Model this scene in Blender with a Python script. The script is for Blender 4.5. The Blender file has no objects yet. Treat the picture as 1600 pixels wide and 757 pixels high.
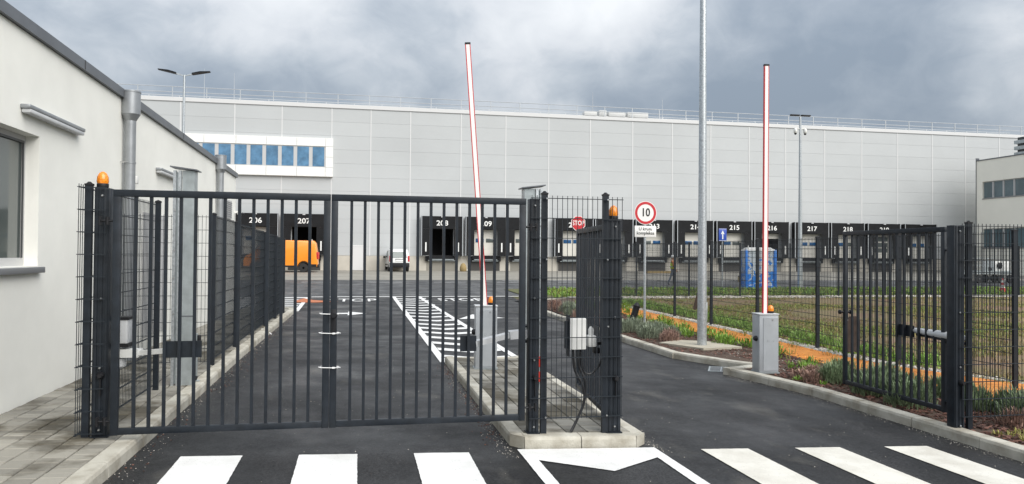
import bpy, bmesh, math, random
from mathutils import Vector, Matrix
R = math.radians
rnd = random.Random(7)
scene = bpy.context.scene
col = scene.collection

# ------------------------------------------------------------------ camera
FPX, W, HH = 1190.0, 1600.0, 757.0
CAM_H, YAW, ROLL = 1.93, R(11.4), 0.0075
PITCH = math.atan((397.5 - 378.5) / FPX)
cd = bpy.data.cameras.new('camera'); cam = bpy.data.objects.new('camera', cd); col.objects.link(cam)
cd.sensor_fit = 'HORIZONTAL'; cd.sensor_width = 36.0; cd.lens = 36.0 * FPX / W
cd.clip_start = 0.05; cd.clip_end = 3000
fw = Vector((math.sin(YAW) * math.cos(PITCH), math.cos(YAW) * math.cos(PITCH), math.sin(PITCH)))
rt0 = Vector((math.cos(YAW), -math.sin(YAW), 0)); up0 = rt0.cross(fw)
rt = rt0 * math.cos(ROLL) + up0 * math.sin(ROLL); up = up0 * math.cos(ROLL) - rt0 * math.sin(ROLL)
M3 = Matrix((rt, up, -fw)).transposed()
cam.matrix_world = Matrix.Translation((0, 0, CAM_H)) @ M3.to_4x4()
scene.camera = cam

# ------------------------------------------------------------------ world, sun, exposure
SUN_EL, SUN_AZ = R(42), R(147)          # azimuth from +Y, clockwise; behind the viewer on the right
world = bpy.data.worlds.new('World'); scene.world = world; world.use_nodes = True
nt = world.node_tree; nt.nodes.clear()
def wn(t, **k):
    n = nt.nodes.new(t)
    for a, b in k.items(): setattr(n, a, b)
    return n
L = nt.links.new
wo = wn('ShaderNodeOutputWorld'); bg = wn('ShaderNodeBackground'); bg.inputs['Strength'].default_value = 0.1
sky = wn('ShaderNodeTexSky', sky_type='NISHITA'); sky.sun_disc = False
sky.sun_elevation = SUN_EL; sky.sun_rotation = SUN_AZ
tc = wn('ShaderNodeTexCoord'); sep = wn('ShaderNodeSeparateXYZ'); L(tc.outputs['Generated'], sep.inputs[0])
def wmath(op, a, b=None):
    n = wn('ShaderNodeMath', operation=op)
    for i, v in enumerate((a, b)):
        if v is None: continue
        if isinstance(v, (int, float)): n.inputs[i].default_value = v
        else: L(v, n.inputs[i])
    return n.outputs[0]
sx, sy, sz = sep.outputs['X'], sep.outputs['Y'], wmath('MAXIMUM', sep.outputs['Z'], 0.0)
cmb = wn('ShaderNodeCombineXYZ')
L(sx, cmb.inputs[0]); L(sy, cmb.inputs[1]); L(wmath('MULTIPLY', sz, 1.45), cmb.inputs[2])
def wnoise(scale, detail, rough, dist, off):
    mp = wn('ShaderNodeMapping'); L(cmb.outputs[0], mp.inputs[0]); mp.inputs['Location'].default_value = off
    n = wn('ShaderNodeTexNoise'); n.inputs['Scale'].default_value = scale; n.inputs['Detail'].default_value = detail
    n.inputs['Roughness'].default_value = rough; n.inputs['Distortion'].default_value = dist
    L(mp.outputs[0], n.inputs['Vector']); return n.outputs['Fac']
big = wnoise(2.3, 3, 0.45, 0.3, (7.7, 0.6, 2.2))
fine = wnoise(6.0, 7, 0.52, 0.25, (3.1, 1.7, 5))
puff = wnoise(17.0, 6, 0.55, 0.6, (1.2, 8.1, 2.4))
dens = wmath('ADD', wmath('MULTIPLY', big, 0.55), wmath('ADD', wmath('MULTIPLY', fine, 0.33), wmath('MULTIPLY', puff, 0.12)))
cr = wn('ShaderNodeValToRGB'); L(dens, cr.inputs[0])
el = cr.color_ramp.elements
CLOUD_STOPS = [(0.38, (1.75, 2.1, 2.55)), (0.44, (2.25, 2.58, 3.0)), (0.50, (3.05, 3.35, 3.7)), (0.56, (4.1, 4.3, 4.55)), (0.66, (5.1, 5.25, 5.4))]
el[0].position, el[0].color = CLOUD_STOPS[0][0], (*CLOUD_STOPS[0][1], 1)
el[1].position, el[1].color = CLOUD_STOPS[-1][0], (*CLOUD_STOPS[-1][1], 1)
for p, c in CLOUD_STOPS[1:-1]:
    e = el.new(p); e.color = (*c, 1)
mx = wn('ShaderNodeMix', data_type='RGBA'); mx.inputs['Factor'].default_value = 0.95
L(sky.outputs[0], mx.inputs[6]); L(cr.outputs[0], mx.inputs[7])
ov = wn('ShaderNodeMix', data_type='RGBA', blend_type='MULTIPLY'); ov.inputs['Factor'].default_value = 1.0     # an overcast sky is brighter overhead
og = wmath('ADD', wmath('MULTIPLY', sz, 1.1), 0.76); L(mx.outputs[2], ov.inputs[6]); L(og, ov.inputs[7])
L(ov.outputs[2], bg.inputs['Color']); L(bg.outputs[0], wo.inputs[0])

sd = bpy.data.lights.new('sun', 'SUN'); sd.energy = 2.4; sd.angle = R(60); sd.color = (1.0, 0.965, 0.91)
sun = bpy.data.objects.new('sun', sd); col.objects.link(sun)
sdir = Vector((math.sin(SUN_AZ) * math.cos(SUN_EL), math.cos(SUN_AZ) * math.cos(SUN_EL), math.sin(SUN_EL)))
sun.rotation_euler = sdir.to_track_quat('Z', 'Y').to_euler(); sun.location = (0, -5, 20)
vs = scene.view_settings; vs.view_transform = 'Standard'; vs.look = 'None'; vs.gamma = 1; vs.use_curve_mapping = False
vs.exposure = 0.8
scene.render.engine = 'CYCLES'

# ------------------------------------------------------------------ helpers
def gz(x, y):
    f = 1 - min(1, max(0, (y - 14) / 16))
    return -.03 * min(4.5, max(-6, x - 2.2)) * f + .0145 * min(33, max(0, y - 32))

def mat(name, c, rough=0.6, metal=0.0, var=0.0, scale=5.0, bump=0.0, bscale=None, c2=None, spec=None, island=0.0, coat=0.0, sharp=(0.35, 0.65), detail=5, rvar=0.0):
    m = bpy.data.materials.new(name); m.use_nodes = True
    n = m.node_tree.nodes; l = m.node_tree.links.new; p = n['Principled BSDF']
    p.inputs['Base Color'].default_value = (*c, 1); p.inputs['Roughness'].default_value = rough; p.inputs['Metallic'].default_value = metal
    if spec is not None: p.inputs['Specular IOR Level'].default_value = spec
    if coat: p.inputs['Coat Weight'].default_value = coat; p.inputs['Coat Roughness'].default_value = 0.08
    ge = n.new('ShaderNodeNewGeometry'); out = None
    if c2 is None and var: c2 = tuple(max(0, v * (1 - var)) for v in c); c = tuple(v * (1 + var * .6) for v in c)
    if c2 is not None:
        t = n.new('ShaderNodeTexNoise'); t.inputs['Scale'].default_value = scale; t.inputs['Detail'].default_value = detail; t.inputs['Roughness'].default_value = .6
        l(ge.outputs['Position'], t.inputs['Vector'])
        r = n.new('ShaderNodeValToRGB'); r.color_ramp.elements[0].position = sharp[0]; r.color_ramp.elements[1].position = sharp[1]
        r.color_ramp.elements[0].color = (*c, 1); r.color_ramp.elements[1].color = (*c2, 1); l(t.outputs['Fac'], r.inputs[0]); out = r.outputs[0]
        if rvar:
            mr = n.new('ShaderNodeMapRange'); mr.inputs[3].default_value = rough - rvar; mr.inputs[4].default_value = rough + rvar * .6
            mr.inputs[1].default_value = .3; mr.inputs[2].default_value = .7; l(t.outputs['Fac'], mr.inputs[0]); l(mr.outputs[0], p.inputs['Roughness'])
    if island:
        hs = n.new('ShaderNodeHueSaturation'); mr = n.new('ShaderNodeMapRange'); mr.inputs[3].default_value = 1 - island; mr.inputs[4].default_value = 1 + island
        l(ge.outputs['Random Per Island'], mr.inputs[0]); l(mr.outputs[0], hs.inputs['Value']); hs.inputs['Color'].default_value = (*c, 1)
        if out: l(out, hs.inputs['Color'])
        out = hs.outputs[0]
    if out: l(out, p.inputs['Base Color'])
    if bump:
        t2 = n.new('ShaderNodeTexNoise'); t2.inputs['Scale'].default_value = bscale or scale * 6; t2.inputs['Detail'].default_value = 4
        l(ge.outputs['Position'], t2.inputs['Vector'])
        b = n.new('ShaderNodeBump'); b.inputs['Strength'].default_value = bump; b.inputs['Distance'].default_value = .01; l(t2.outputs['Fac'], b.inputs['Height']); l(b.outputs[0], p.inputs['Normal'])
    return m

def objrandom(m, amt):
    """vary a material's value from object to object (single pavers, panels)"""
    n = m.node_tree.nodes; l = m.node_tree.links.new; p = n['Principled BSDF']
    oi = n.new('ShaderNodeObjectInfo'); hs = n.new('ShaderNodeHueSaturation'); mr = n.new('ShaderNodeMapRange')
    mr.inputs[3].default_value = 1 - amt; mr.inputs[4].default_value = 1 + amt
    l(oi.outputs['Random'], mr.inputs[0]); l(mr.outputs[0], hs.inputs['Value'])
    src = p.inputs['Base Color'].links
    if src: l(src[0].from_socket, hs.inputs['Color'])
    else: hs.inputs['Color'].default_value = p.inputs['Base Color'].default_value
    l(hs.outputs[0], p.inputs['Base Color']); return m

M = {}
M['anthracite'] = mat('anthracite_paint', (.0135, .018, .0245), .48, spec=.32, var=.3, scale=9, bump=.03, rvar=.08)
M['wire'] = mat('anthracite_wire', (.014, .019, .025), .5, spec=.35)
M['black'] = mat('black_plastic', (.011, .011, .013), .5, spec=.3)
M['cable'] = mat('black_cable', (.012, .012, .014), .38)
M['galv'] = mat('galvanised_steel', (.50, .53, .55), .42, metal=.7, var=.22, scale=26, bump=.04, detail=3)
M['galv_sheet'] = mat('galvanised_sheet', (.42, .46, .47), .38, metal=.55, var=.18, scale=6)
M['grey_paint'] = mat('grey_barrier_paint', (.36, .38, .40), .42, var=.08, scale=4)
M['grey_light'] = mat('light_grey_plastic', (.52, .53, .54), .45, var=.08, scale=5)
M['white_plastic'] = mat('white_plastic', (.72, .72, .70), .4)
M['bolt'] = mat('bolt_steel', (.6, .6, .6), .3, metal=.9)
M['amber'] = mat('amber_lens', (.85, .26, .015), .22, var=.35, scale=60, coat=.4)
M['red_tape'] = mat('red_reflective', (.55, .04, .025), .4)
M['red'] = mat('red_paint', (.55, .025, .03), .4)
M['orange_red'] = mat('orange_red_plastic', (.75, .10, .03), .45)
M['white'] = mat('white_paint', (.80, .80, .78), .45, var=.05, scale=3)
M['arm_white'] = mat('reflective_white', (.86, .83, .80), .4)
M['tie'] = mat('white_cable_tie', (.78, .78, .78), .4)
M['render'] = mat('white_wall_render', (.815, .81, .76), .9, var=.05, scale=1.1, bump=.25, bscale=130)
M['render_dark'] = mat('grey_plinth_render', (.42, .42, .40), .9, var=.1, scale=2)
M['flash'] = mat('grey_flashing', (.14, .15, .165), .45, metal=.3, var=.12, scale=2)
M['alu'] = mat('zinc_grey_pipe', (.33, .345, .36), .36, metal=.55, var=.12, scale=5)
M['sill'] = mat('grey_sill', (.22, .225, .235), .45, metal=.2)
M['frame_dark'] = mat('dark_window_frame', (.045, .048, .052), .4)
M['frame_light'] = mat('pale_window_frame', (.5, .5, .5), .45)
M['glass'] = mat('window_glass', (.09, .105, .10), .05, spec=.8)
M['glass_blue'] = mat('blue_film_glass', (.10, .22, .36), .12, spec=.7, var=.3, scale=1.6)
M['glass_grey'] = mat('grey_blind_glass', (.10, .15, .17), .15, spec=.7, var=.25, scale=.5)
M['panel'] = objrandom(mat('grey_sandwich_panel', (.47, .485, .49), .45, var=.045, scale=.16, bump=.03, bscale=.8), .022)
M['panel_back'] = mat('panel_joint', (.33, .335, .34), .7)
M['trim'] = mat('pale_trim', (.62, .62, .62), .5)
M['plinth'] = mat('beige_concrete', (.50, .47, .41), .85, var=.10, scale=.7, bump=.1, bscale=8)
M['pit'] = mat('dark_dock_pit', (.06, .058, .055), .9)
M['shelter'] = mat('black_dock_fabric', (.012, .0125, .014), .8, spec=.25, var=.25, scale=1.5)
M['dock_door'] = mat('cream_dock_door', (.66, .64, .58), .5, var=.05, scale=1)
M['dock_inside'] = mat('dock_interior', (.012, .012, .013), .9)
M['window_blue'] = mat('blue_door_window', (.02, .09, .22), .15)
M['railing'] = mat('galvanised_railing', (.44, .46, .48), .45, metal=.25)
M['roof_white'] = mat('pale_roof_sheet', (.60, .60, .59), .6)
M['cream'] = mat('cream_render', (.90, .87, .78), .9, var=.03, scale=.4)
M['asphalt'] = None
M['kerb'] = objrandom(mat('concrete_kerb', (.46, .44, .38), .85, c2=(.27, .245, .195), scale=3.2, bump=.5, bscale=60, sharp=(.40, .66), detail=8), .10)
M['paver'] = objrandom(mat('concrete_paver', (.245, .232, .20), .8, c2=(.085, .075, .054), scale=1.5, bump=.25, bscale=90, sharp=(.44, .58), rvar=.15), .26)
M['joint'] = mat('sandy_joint', (.30, .29, .26), .95, var=.3, scale=20)
M['slab'] = mat('pale_concrete', (.40, .365, .29), .9, var=.15, scale=4, bump=.2, bscale=50)
M['apron'] = mat('apron_concrete', (.27, .255, .22), .8, c2=(.20, .19, .165), scale=.35, bump=.1, bscale=20)
M['soil'] = mat('dark_soil', (.085, .052, .034), .95, c2=(.045, .027, .018), scale=3.5, bump=.8, bscale=40)
M['chip'] = mat('bark_chip', (.135, .062, .042), .75, c2=(.07, .03, .022), scale=30, island=.7)
M['field'] = mat('field_earth', (.17, .108, .062), .95, c2=(.15, .125, .05), scale=.55, bump=.6, bscale=14, sharp=(.42, .56), detail=8)
M['grassland'] = mat('rough_grass', (.075, .10, .028), .95, c2=(.10, .085, .04), scale=.5, bump=.5, bscale=10, detail=8)
M['orange'] = mat('orange_gravel', (.66, .27, .05), .9, c2=(.46, .15, .025), scale=5, bump=.6, bscale=70, detail=8)
M['orange_stone'] = mat('orange_stone', (.66, .26, .05), .85, island=.45)
M['gravel'] = mat('pale_gravel', (.40, .38, .34), .9, c2=(.16, .15, .13), scale=9, bump=.8, bscale=30)
M['stone'] = mat('pale_pebble', (.45, .42, .37), .85, island=.5)
M['lavender'] = mat('lavender_leaf', (.16, .215, .115), .7, island=.5)
M['lavender2'] = mat('silvery_leaf', (.22, .255, .18), .7, island=.5)
M['mauve'] = mat('dry_mauve_leaf', (.30, .19, .15), .8, island=.5)
M['weed'] = mat('weed_leaf', (.16, .28, .035), .6, island=.5)
M['weed2'] = mat('yellow_weed_leaf', (.23, .22, .05), .6, island=.5)
M['straw'] = mat('dry_straw', (.26, .19, .085), .8, island=.5)
M['brown_board'] = mat('weathered_brown_board', (.065, .045, .035), .8, var=.3, scale=8)
M['van_orange'] = mat('orange_van_paint', (.82, .26, .012), .3, coat=.5)
M['car_white'] = mat('white_car_paint', (.72, .73, .72), .3, coat=.5)
M['tyre'] = mat('tyre_rubber', (.018, .018, .018), .8)
M['rim'] = mat('wheel_rim', (.35, .35, .36), .35, metal=.7)
M['car_glass'] = mat('car_glass', (.06, .09, .085), .06, spec=.8)
M['tail'] = mat('tail_light_red', (.45, .015, .02), .25)
M['blue'] = mat('sign_blue', (.025, .07, .38), .4)
M['booth_blue'] = mat('booth_blue', (.02, .20, .68), .4)
M['sign_white'] = mat('sign_white', (.80, .80, .78), .4, var=.03, scale=6)
M['sign_black'] = mat('sign_black', (.015, .015, .015), .5)
M['sign_red'] = mat('sign_red', (.52, .02, .03), .4)
M['hivis'] = mat('hi_vis_yellow', (.62, .80, .05), .7)
M['skin'] = mat('skin', (.42, .25, .17), .6)
M['trouser'] = mat('grey_blue_trousers', (.10, .12, .15), .85)
M['boot'] = mat('dark_boot', (.02, .018, .016), .7)
M['shirt'] = mat('orange_sleeve', (.50, .20, .07), .8)

def asphalt_mat(name, c, c2, speck=.25, rough=.62):
    m = bpy.data.materials.new(name); m.use_nodes = True
    n = m.node_tree.nodes; l = m.node_tree.links.new; p = n['Principled BSDF']; p.inputs['Specular IOR Level'].default_value = .30
    ge = n.new('ShaderNodeNewGeometry')
    def noise(s, d, stretch=None):
        t = n.new('ShaderNodeTexNoise'); t.inputs['Scale'].default_value = s; t.inputs['Detail'].default_value = d; t.inputs['Roughness'].default_value = .62
        if stretch:
            mp = n.new('ShaderNodeMapping'); mp.inputs['Scale'].default_value = stretch; l(ge.outputs['Position'], mp.inputs[0]); l(mp.outputs[0], t.inputs['Vector'])
        else: l(ge.outputs['Position'], t.inputs['Vector'])
        return t.outputs['Fac']
    def ramp(f, a, b, ca, cb):
        r = n.new('ShaderNodeValToRGB'); r.color_ramp.elements[0].position = a; r.color_ramp.elements[1].position = b
        r.color_ramp.elements[0].color = (*ca, 1); r.color_ramp.elements[1].color = (*cb, 1); l(f, r.inputs[0]); return r.outputs[0]
    def mixc(fac, a, b, mode='MIX'):
        x = n.new('ShaderNodeMix'); x.data_type = 'RGBA'; x.blend_type = mode
        if isinstance(fac, float): x.inputs[0].default_value = fac
        else: l(fac, x.inputs[0])
        for i, v in ((6, a), (7, b)):
            if isinstance(v, tuple): x.inputs[i].default_value = (*v, 1)
            else: l(v, x.inputs[i])
        return x.outputs[2]
    base = ramp(noise(.55, 6, (1.5, .45, 1)), .38, .66, c, c2)
    trk = ramp(noise(.9, 5, (1.6, .10, 1)), .44, .66, (.80, .80, .80), (1.28, 1.27, 1.25)); base = mixc(1.0, base, trk, 'MULTIPLY')
    blot = ramp(noise(2.4, 7), .60, .72, (1, 1, 1), (.62, .62, .62)); base = mixc(1.0, base, blot, 'MULTIPLY')
    sp = ramp(noise(48, 6), .36, .68, (1 - speck * 1.6,) * 3, (1 + speck * 1.6,) * 3)
    cc = mixc(1.0, base, sp, 'MULTIPLY')
    st = n.new('ShaderNodeTexVoronoi'); st.inputs['Scale'].default_value = 26; l(ge.outputs['Position'], st.inputs['Vector'])
    bright = ramp(st.outputs['Distance'], .05, .10, (1, 1, 1), (0, 0, 0))
    mask = ramp(noise(1.1, 3), .46, .64, (0, 0, 0), (1, 1, 1))
    mk = mixc(1.0, bright, mask, 'MULTIPLY')
    cc = mixc(mk, cc, (.17, .165, .155))
    dust = ramp(noise(1.1, 9, (1, .5, 1)), .57, .76, (0, 0, 0), (.6, .6, .6))
    cc = mixc(dust, cc, (.13, .122, .105))
    l(cc, p.inputs['Base Color'])
    mr = n.new('ShaderNodeMapRange'); mr.inputs[1].default_value = .35; mr.inputs[2].default_value = .65; mr.inputs[3].default_value = rough - .22; mr.inputs[4].default_value = rough + .14
    l(noise(.7, 5), mr.inputs[0]); l(mr.outputs[0], p.inputs['Roughness'])
    b = n.new('ShaderNodeBump'); b.inputs['Strength'].default_value = .45; b.inputs['Distance'].default_value = .006; l(noise(110, 3), b.inputs['Height']); l(b.outputs[0], p.inputs['Normal'])
    return m
M['asphalt'] = asphalt_mat('lane_asphalt', (.0155, .0156, .0168), (.029, .029, .0305), .55, .58)
M['asphalt_far'] = asphalt_mat('yard_asphalt', (.062, .064, .067), (.085, .086, .089), .2)
def paint_mat(name, c, dirt, amt):
    m = bpy.data.materials.new(name); m.use_nodes = True
    n = m.node_tree.nodes; l = m.node_tree.links.new; p = n['Principled BSDF']; p.inputs['Roughness'].default_value = .6
    ge = n.new('ShaderNodeNewGeometry')
    def noise(s, d):
        t = n.new('ShaderNodeTexNoise'); t.inputs['Scale'].default_value = s; t.inputs['Detail'].default_value = d; t.inputs['Roughness'].default_value = .65; l(ge.outputs['Position'], t.inputs['Vector']); return t.outputs['Fac']
    def ramp(f, a, b, ca, cb):
        r = n.new('ShaderNodeValToRGB'); r.color_ramp.elements[0].position = a; r.color_ramp.elements[1].position = b
        r.color_ramp.elements[0].color = (*ca, 1); r.color_ramp.elements[1].color = (*cb, 1); l(f, r.inputs[0]); return r.outputs[0]
    a = ramp(noise(2.2, 8), .40, .70, c, tuple(c[i] * (1 - amt) + dirt[i] * amt for i in range(3)))
    w = ramp(noise(55, 5), .60, .74, (0, 0, 0), (.8, .8, .8))
    x = n.new('ShaderNodeMix'); x.data_type = 'RGBA'; l(w, x.inputs[0]); l(a, x.inputs[6]); x.inputs[7].default_value = (.12, .12, .115, 1)
    l(x.outputs[2], p.inputs['Base Color'])
    b = n.new('ShaderNodeBump'); b.inputs['Strength'].default_value = .3; b.inputs['Distance'].default_value = .004; l(noise(90, 3), b.inputs['Height']); l(b.outputs[0], p.inputs['Normal'])
    return m
M['paint'] = paint_mat('fresh_road_paint', (.72, .72, .71), (.46, .45, .42), .45)
M['paint_dirty'] = paint_mat('dusty_road_paint', (.64, .62, .56), (.40, .37, .31), .65)
M['paint_orange'] = paint_mat('orange_road_spill', (.45, .13, .04), (.3, .1, .05), .5)

class MB:
    """collects simple shapes and links them as one mesh object"""
    def __init__(s): s.v = []; s.f = []; s.sm = []
    def add(s, vs, fs, smooth=False):
        b = len(s.v); s.v += [tuple(p) for p in vs]
        for f in fs: s.f.append(tuple(b + i for i in f)); s.sm.append(smooth)
        return s
    def box(s, x0, x1, y0, y1, z0, z1):
        vs = [(x, y, z) for z in (z0, z1) for y in (y0, y1) for x in (x0, x1)]
        return s.add(vs, [(0, 2, 3, 1), (4, 5, 7, 6), (0, 1, 5, 4), (2, 6, 7, 3), (0, 4, 6, 2), (1, 3, 7, 5)])
    def bbox(s, x0, x1, y0, y1, z0, z1, b):
        """box with bevelled edges"""
        bm = bmesh.new(); bmesh.ops.create_cube(bm, size=1)
        for v in bm.verts: v.co = Vector(((x0 + x1) / 2 + v.co.x * (x1 - x0), (y0 + y1) / 2 + v.co.y * (y1 - y0), (z0 + z1) / 2 + v.co.z * (z1 - z0)))
        bmesh.ops.bevel(bm, geom=bm.edges[:], offset=b, segments=2, affect='EDGES', profile=.5)
        bm.verts.index_update(); s.add([v.co[:] for v in bm.verts], [[v.index for v in f.verts] for f in bm.faces], True); bm.free(); return s
    def bar(s, a, b, wx, wy, ref=(0, 0, 1)):
        """box bar from a to b with cross-section wx * wy"""
        a = Vector(a); b = Vector(b); d = (b - a).normalized(); r = Vector(ref)
        if abs(d.dot(r)) > .99: r = Vector((0, 1, 0))
        u = d.cross(r).normalized(); w = d.cross(u).normalized()
        vs = [p + u * (i * wx / 2) + w * (j * wy / 2) for p in (a, b) for i, j in ((-1, -1), (1, -1), (1, 1), (-1, 1))]
        return s.add(vs, [(3, 2, 1, 0), (4, 5, 6, 7), (0, 1, 5, 4), (1, 2, 6, 5), (2, 3, 7, 6), (3, 0, 4, 7)])
    def tube(s, pts, r, n=8, cap=True):
        pts = [Vector(p) for p in pts]; rs = r if isinstance(r, (list, tuple)) else [r] * len(pts); rings = []
        pu = None
        for i, p in enumerate(pts):
            d = (pts[min(i + 1, len(pts) - 1)] - pts[max(i - 1, 0)]).normalized()
            if pu is None: pu = d.orthogonal().normalized()
            u = (pu - d * pu.dot(d)).normalized(); w = d.cross(u); pu = u
            rings.append([p + (u * math.cos(2 * math.pi * k / n) + w * math.sin(2 * math.pi * k / n)) * rs[i] for k in range(n)])
        vs = [q for rg in rings for q in rg]; fs = []
        for i in range(len(pts) - 1):
            for k in range(n): fs.append((i * n + k, i * n + (k + 1) % n, (i + 1) * n + (k + 1) % n, (i + 1) * n + k))
        s.add(vs, fs, True)
        if cap: s.add(rings[0], [tuple(range(n - 1, -1, -1))]); s.add(rings[-1], [tuple(range(n))])
        return s
    def lathe(s, c, prof, n=20, axis='z'):
        cx, cy, cz = c; vs = []
        for r, h in prof:
            for k in range(n):
                a = 2 * math.pi * k / n; p = (r * math.cos(a), r * math.sin(a), h)
                if axis == 'y': p = (p[0], p[2], p[1])
                if axis == 'x': p = (p[2], p[0], p[1])
                vs.append((cx + p[0], cy + p[1], cz + p[2]))
        fs = [(i * n + k, i * n + (k + 1) % n, (i + 1) * n + (k + 1) % n, (i + 1) * n + k) for i in range(len(prof) - 1) for k in range(n)]
        s.add(vs, fs, True); m = len(prof)
        s.add(vs[:n], [tuple(range(n - 1, -1, -1))]); s.add(vs[(m - 1) * n:], [tuple(range(n))]); return s
    def prism(s, poly, z0, z1, plane='xy'):
        """extrude polygon: plane xy along z, xz along y, yz along x"""
        n = len(poly)
        def P(a, b, h): return (a, b, h) if plane == 'xy' else ((a, h, b) if plane == 'xz' else (h, a, b))
        vs = [P(a, b, z0) for a, b in poly] + [P(a, b, z1) for a, b in poly]
        return s.add(vs, [tuple(range(n - 1, -1, -1)), tuple(range(n, 2 * n))] + [(i, (i + 1) % n, n + (i + 1) % n, n + i) for i in range(n)])
    def mesh(s, name, m):
        me = bpy.data.meshes.new(name); me.from_pydata(s.v, [], s.f)
        if m: me.materials.append(m)
        for p, q in zip(me.polygons, s.sm): p.use_smooth = q
        me.validate(); bm = bmesh.new(); bm.from_mesh(me); bmesh.ops.recalc_face_normals(bm, faces=bm.faces); bm.to_mesh(me); bm.free()
        if any(s.sm): me.set_sharp_from_angle(angle=R(38))
        return me
    def build(s, name, m, parent=None):
        """mesh coordinates are given in the parent's own frame"""
        o = bpy.data.objects.new(name, s.mesh(name, M[m] if isinstance(m, str) else m)); col.objects.link(o)
        if parent: o.parent = parent
        return o

def thing(name, label, cat, loc=(0, 0, 0), rz=0.0, group=None):
    o = bpy.data.objects.new(name, None); o.empty_display_size = .1; col.objects.link(o); o.location = loc; o.rotation_euler = (0, 0, rz)
    return tag(o, label, cat, group)
def tag(o, label, cat, group=None):
    o['label'] = label; o['category'] = cat
    if group: o['group'] = group
    return o
def struct(o): o['kind'] = 'structure'; return o
def inst(o, name, parent, loc=(0, 0, 0)):
    c = bpy.data.objects.new(name, o); col.objects.link(c); c.parent = parent; c.location = loc; return c
def text_mesh(name, txt, size, m, extrude=.003, sx=1.0, bold=.0, align='CENTER', space=1.0):
    cu = bpy.data.curves.new('tmp', 'FONT'); cu.body = txt; cu.size = size; cu.extrude = extrude; cu.align_x = align; cu.align_y = 'CENTER'; cu.offset = bold; cu.resolution_u = 3; cu.space_character = space; cu.space_line = .95
    ob = bpy.data.objects.new('tmp', cu); col.objects.link(ob)
    dg = bpy.context.evaluated_depsgraph_get(); me = bpy.data.meshes.new_from_object(ob.evaluated_get(dg)); me.name = name
    bpy.data.objects.remove(ob); bpy.data.curves.remove(cu)
    for v in me.vertices: v.co.x *= sx
    me.materials.clear(); me.materials.append(M[m]); return me
def upright(me):      # lettering drawn in xy stands up in xz, facing -y
    for v in me.vertices: x, y, z = v.co; v.co = (x, -z, y)
    return me
def place(me, name, parent, loc=(0, 0, 0)):
    o = bpy.data.objects.new(name, me); col.objects.link(o)
    if parent: o.parent = parent
    o.location = loc; return o

# ------------------------------------------------------------------ ground sheets that follow gz()
def knots(a, b, step, extra=()):
    n = max(1, int(math.ceil((b - a) / step - 1e-6))); ks = [a + (b - a) * i / n for i in range(n + 1)] + [e for e in extra if a < e < b]
    ks = sorted(ks); out = [ks[0]]
    for k in ks[1:]:
        if k - out[-1] > 1e-3: out.append(k)
    return out
KX, KY = (-3.8, 6.7), (14, 30, 32, 65)
def sheet(name, xs, ys, dz, m, parent=None, keep=None):
    vs = [(x, y, gz(x, y) + dz) for y in ys for x in xs]; n = len(xs); fs = []
    for j in range(len(ys) - 1):
        for i in range(n - 1):
            if keep and not keep((xs[i] + xs[i + 1]) / 2, (ys[j] + ys[j + 1]) / 2): continue
            fs.append((j * n + i, j * n + i + 1, (j + 1) * n + i + 1, (j + 1) * n + i))
    mb = MB(); mb.add(vs, fs); return mb.build(name, m, parent)
def rect(name, x0, x1, y0, y1, dz, m, step=1.0, parent=None):
    return sheet(name, knots(x0, x1, step, KX), knots(y0, y1, step, KY), dz, m, parent)
def poly_sheet(mb, pts, dz):
    """flat painted polygon, cut across y so that it follows the ground"""
    bm = bmesh.new(); f = bm.faces.new([bm.verts.new((x, y, 0)) for x, y in pts])
    y0, y1 = min(p[1] for p in pts), max(p[1] for p in pts); k = math.floor(y0) + 1
    while k < y1:
        bmesh.ops.bisect_plane(bm, geom=bm.verts[:] + bm.edges[:] + bm.faces[:], plane_co=(0, k, 0), plane_no=(0, 1, 0)); k += 1
    bm.verts.index_update()
    mb.add([(v.co.x, v.co.y, gz(v.co.x, v.co.y) + dz) for v in bm.verts], [[v.index for v in f.verts] for f in bm.faces]); bm.free()
def marking(name, polys, m, dz=.008):
    mb = MB()
    for p in polys:
        if name in ('crosswalk_bar', 'chevron_marking'):      # brushed edges are never quite straight
            q = []
            for a, b in zip(p, p[1:] + p[:1]):
                n = max(1, int(math.hypot(b[0] - a[0], b[1] - a[1]) / .035)); q += [(a[0] + (b[0] - a[0]) * k / n + (rnd.uniform(-.002, .002) if k else 0), a[1] + (b[1] - a[1]) * k / n + (rnd.uniform(-.003, .003) if k else 0)) for k in range(n)]
            p = q
        poly_sheet(mb, p, dz)
    return struct(mb.build(name, m))

gx = [-1200, -400, -150, -80] + knots(-40, 70, 2.0, KX) + [90, 150, 400, 1200]
gy = [-300, -60] + knots(-20, 70, 2.0, KY) + [90, 200, 600, 1500]
struct(sheet('ground', gx, gy, -.03, 'grassland'))
struct(rect('road', -2.0, 6.75, -12, 34.4, 0, 'asphalt', 1.0))
struct(sheet('yard_road', [-60, -30, -10] + knots(-6, 10, 2) + [20, 40, 60, 110], knots(34.4, 48.6, 1.5), 0, 'asphalt_far'))
struct(rect('left_yard', -40, -2.0, 25.5, 34.4, 0, 'asphalt_far', 2.0))
struct(sheet('dock_apron', [-60, -30, 0, 30, 60, 110], knots(48.6, 65.3, 2.0), .004, 'apron'))

# crosswalk
for i, x in enumerate((-1.52, -.51, .53)): marking('crosswalk_bar', [[(x, 3.6), (x + .52, 3.6), (x + .52, 7.21), (x, 7.21)]], 'paint')
for i, x in enumerate((3.42, 4.47, 5.52)): marking('crosswalk_bar', [[(x, 3.6), (x + .52, 3.6), (x + .52, 7.21), (x, 7.21)]], 'paint_dirty')
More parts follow.
